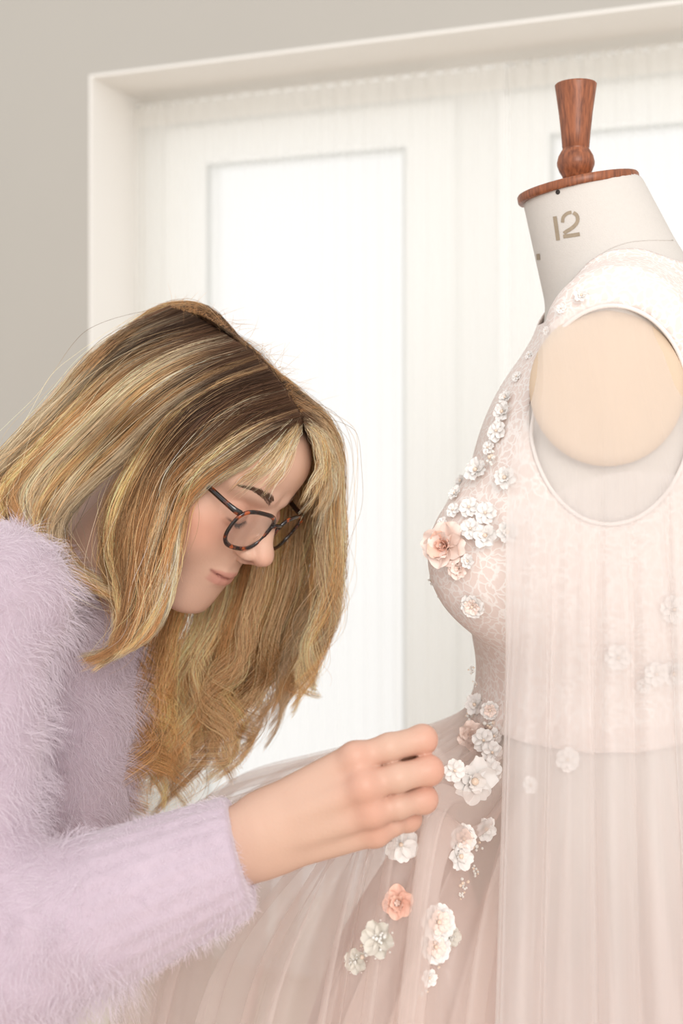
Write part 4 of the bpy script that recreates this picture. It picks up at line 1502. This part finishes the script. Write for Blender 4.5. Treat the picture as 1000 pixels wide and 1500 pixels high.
def flower(px, py, dia, kind, bv, tilt=.35, near=None):
    loc, n = place(px, py, bv, near)
    view = (Vector((0, -D0, ZC)) - loc)
    R_ = dia * (view.length) / FPX / 2
    n = (n * (1 - tilt) + view.normalized() * tilt).normalized()
    Mx = Matrix.Translation(loc + n * R_ * .08 + view.normalized() * .006) @ n.to_track_quat('Z', 'Y').to_matrix().to_4x4() @ Matrix.Rotation(fr_.uniform(0, 6.28), 4, 'Z') @ Matrix.Scale(R_, 4)
    fl_o = same('flower_applique', PADS[kind], dress, Mx)

    def pet(pool, a, sc, lift, z=0.0):
        same('petal', fr_.choice(pool), fl_o, Matrix.Translation((0, 0, z)) @ Matrix.Rotation(a, 4, 'Z') @ Matrix.Rotation(-lift, 4, 'Y') @ Matrix.Scale(sc, 4))

    def bead(me, x, y, z, s): same('pearl' if me is B_pearl else 'bead', me, fl_o, Matrix.Translation((x, y, z)) @ Matrix.Scale(s, 4))
    if kind == 'white':
        for k in range(6): pet(PW, k * 1.047 + fr_.uniform(-.12, .12), fr_.uniform(.9, 1.05), fr_.uniform(.05, .3))
        for k in range(4): pet(PW, k * 1.57 + .4, .58, fr_.uniform(.45, .8), .05)
        bead(B_pearl, 0, 0, .24, .15)
        for k in range(3): bead(B_bead, .22 * math.cos(k * 2.1), .22 * math.sin(k * 2.1), .2, .065)
    elif kind == 'flat':
        for k in range(6): pet(PF, k * 1.047 + fr_.uniform(-.06, .06), fr_.uniform(.94, 1.02), fr_.uniform(.02, .12))
        bead(B_pearl, 0, 0, .18, .12)
    elif kind in ('rose', 'blush'):
        pool = PP if kind == 'rose' else PB
        for k in range(6): pet(pool, k * 1.047 + fr_.uniform(-.2, .2), fr_.uniform(.9, 1.08), fr_.uniform(.05, .35))
        for k in range(5): pet(pool, k * 1.257 + .5 + fr_.uniform(-.2, .2), fr_.uniform(.66, .78), fr_.uniform(.5, .8), .06)
        for k in range(4): pet(PB if kind == 'rose' else pool, k * 1.57 + .2, fr_.uniform(.42, .5), fr_.uniform(.9, 1.2), .08)
    elif kind == 'garden':
        for k in range(7): pet(PB, k * .898 + fr_.uniform(-.2, .2), fr_.uniform(.92, 1.1), fr_.uniform(.05, .35))
        for k in range(6): pet(PP if k % 2 else PB, k * 1.047 + .5 + fr_.uniform(-.2, .2), fr_.uniform(.68, .8), fr_.uniform(.45, .75), .06)
        for k in range(5): pet(PP, k * 1.257 + .2, fr_.uniform(.44, .54), fr_.uniform(.85, 1.15), .08)
        for k in range(3): pet(PB, k * 2.1, .3, 1.25, .12)
    elif kind == 'silver':
        for k in range(6): pet(PS, k * 1.047, fr_.uniform(.9, 1.0), fr_.uniform(.02, .2))
        for k in range(14):
            a = fr_.uniform(0, 6.28); q = fr_.uniform(.0, .5)
            bead(B_bead, q * math.cos(a), q * math.sin(a), .16 + fr_.uniform(0, .1), fr_.uniform(.06, .10))
        for k in range(12): bead(B_bead, .86 * math.cos(k * .524), .86 * math.sin(k * .524), .10, .05)
    elif kind == 'shell':
        for k in range(7): pet(PF, k * .9, fr_.uniform(.92, 1.02), fr_.uniform(.05, .2))
        for k in range(5): pet(PB, k * 1.257 + .3, .66, .25, .06)
        for k in range(10):
            a = k * .628
            bead(B_bead, .45 * math.cos(a), .45 * math.sin(a), .22, .06)
        bead(B_pearl, 0, 0, .25, .12)
    elif kind == 'beads':
        for k in range(9): bead(B_pearl if k % 3 == 0 else B_bead, fr_.uniform(-.8, .8), fr_.uniform(-.8, .8), fr_.uniform(.05, .5), fr_.uniform(.18, .3))
    return fl_o


BOD = [(852, 433, 24, 'white'), (822, 452, 16, 'flat'), (800, 484, 14, 'flat'), (775, 520, 15, 'flat'), (757, 552, 18, 'flat'), (742, 583, 26, 'white'), (738, 604, 34, 'white'), (729, 632, 36, 'flat'), (716, 656, 24, 'flat'),
       (700, 690, 44, 'white'), (741, 700, 38, 'white'), (722, 672, 22, 'beads'), (676, 706, 22, 'white'), (668, 724, 26, 'white'), (688, 744, 34, 'flat'), (712, 752, 36, 'flat'), (664, 748, 24, 'flat'), (648, 766, 20, 'flat'),
       (712, 785, 42, 'white'), (745, 780, 36, 'white'), (690, 775, 34, 'flat'), (655, 800, 76, 'garden'), (625, 802, 34, 'blush'), (672, 832, 34, 'blush'), (686, 822, 24, 'white'), (693, 887, 40, 'shell'), (627, 851, 17, 'beads'), (640, 873, 12, 'beads'),
       (687, 984, 14, 'beads'), (692, 1002, 9, 'beads'),
       (712, 1018, 30, 'flat'), (697, 1032, 34, 'white'), (717, 1040, 30, 'shell'), (690, 1048, 18, 'beads'), (688, 1076, 44, 'blush'), (706, 1084, 36, 'flat'), (719, 1102, 34, 'flat'), (716, 1062, 22, 'beads'), (722, 1078, 26, 'white')]
for q in BOD: flower(*q, bbvh if q[1] < 1010 else sbvh, near=-.03)
SK = [(690, 1142, 72, 'white'), (716, 1130, 40, 'flat'), (664, 1128, 36, 'flat'), (587, 1237, 52, 'flat'), (676, 1228, 44, 'shell'), (672, 1254, 42, 'white'), (709, 1214, 36, 'white'), (698, 1240, 18, 'beads'), (678, 1296, 16, 'beads'), (674, 1312, 12, 'beads'), (694, 1276, 14, 'beads'),
      (584, 1322, 46, 'rose'), (556, 1376, 54, 'silver'), (522, 1408, 36, 'silver'), (538, 1392, 20, 'beads'), (640, 1350, 52, 'shell'), (636, 1386, 46, 'shell'), (660, 1372, 30, 'silver'), (628, 1432, 24, 'white'), (640, 1412, 14, 'beads'), (618, 1455, 16, 'beads')]
for q in SK: flower(*q, sbvh, tilt=.5)
CP = [(905, 962, 40, 'flat'), (986, 892, 44, 'flat'), (960, 986, 38, 'flat'), (942, 1004, 22, 'flat'), (985, 985, 40, 'white'), (830, 1112, 36, 'flat'), (775, 1150, 26, 'flat')]
for q in CP: flower(*q, bbvh if q[1] < 1010 else sbvh, tilt=.5)
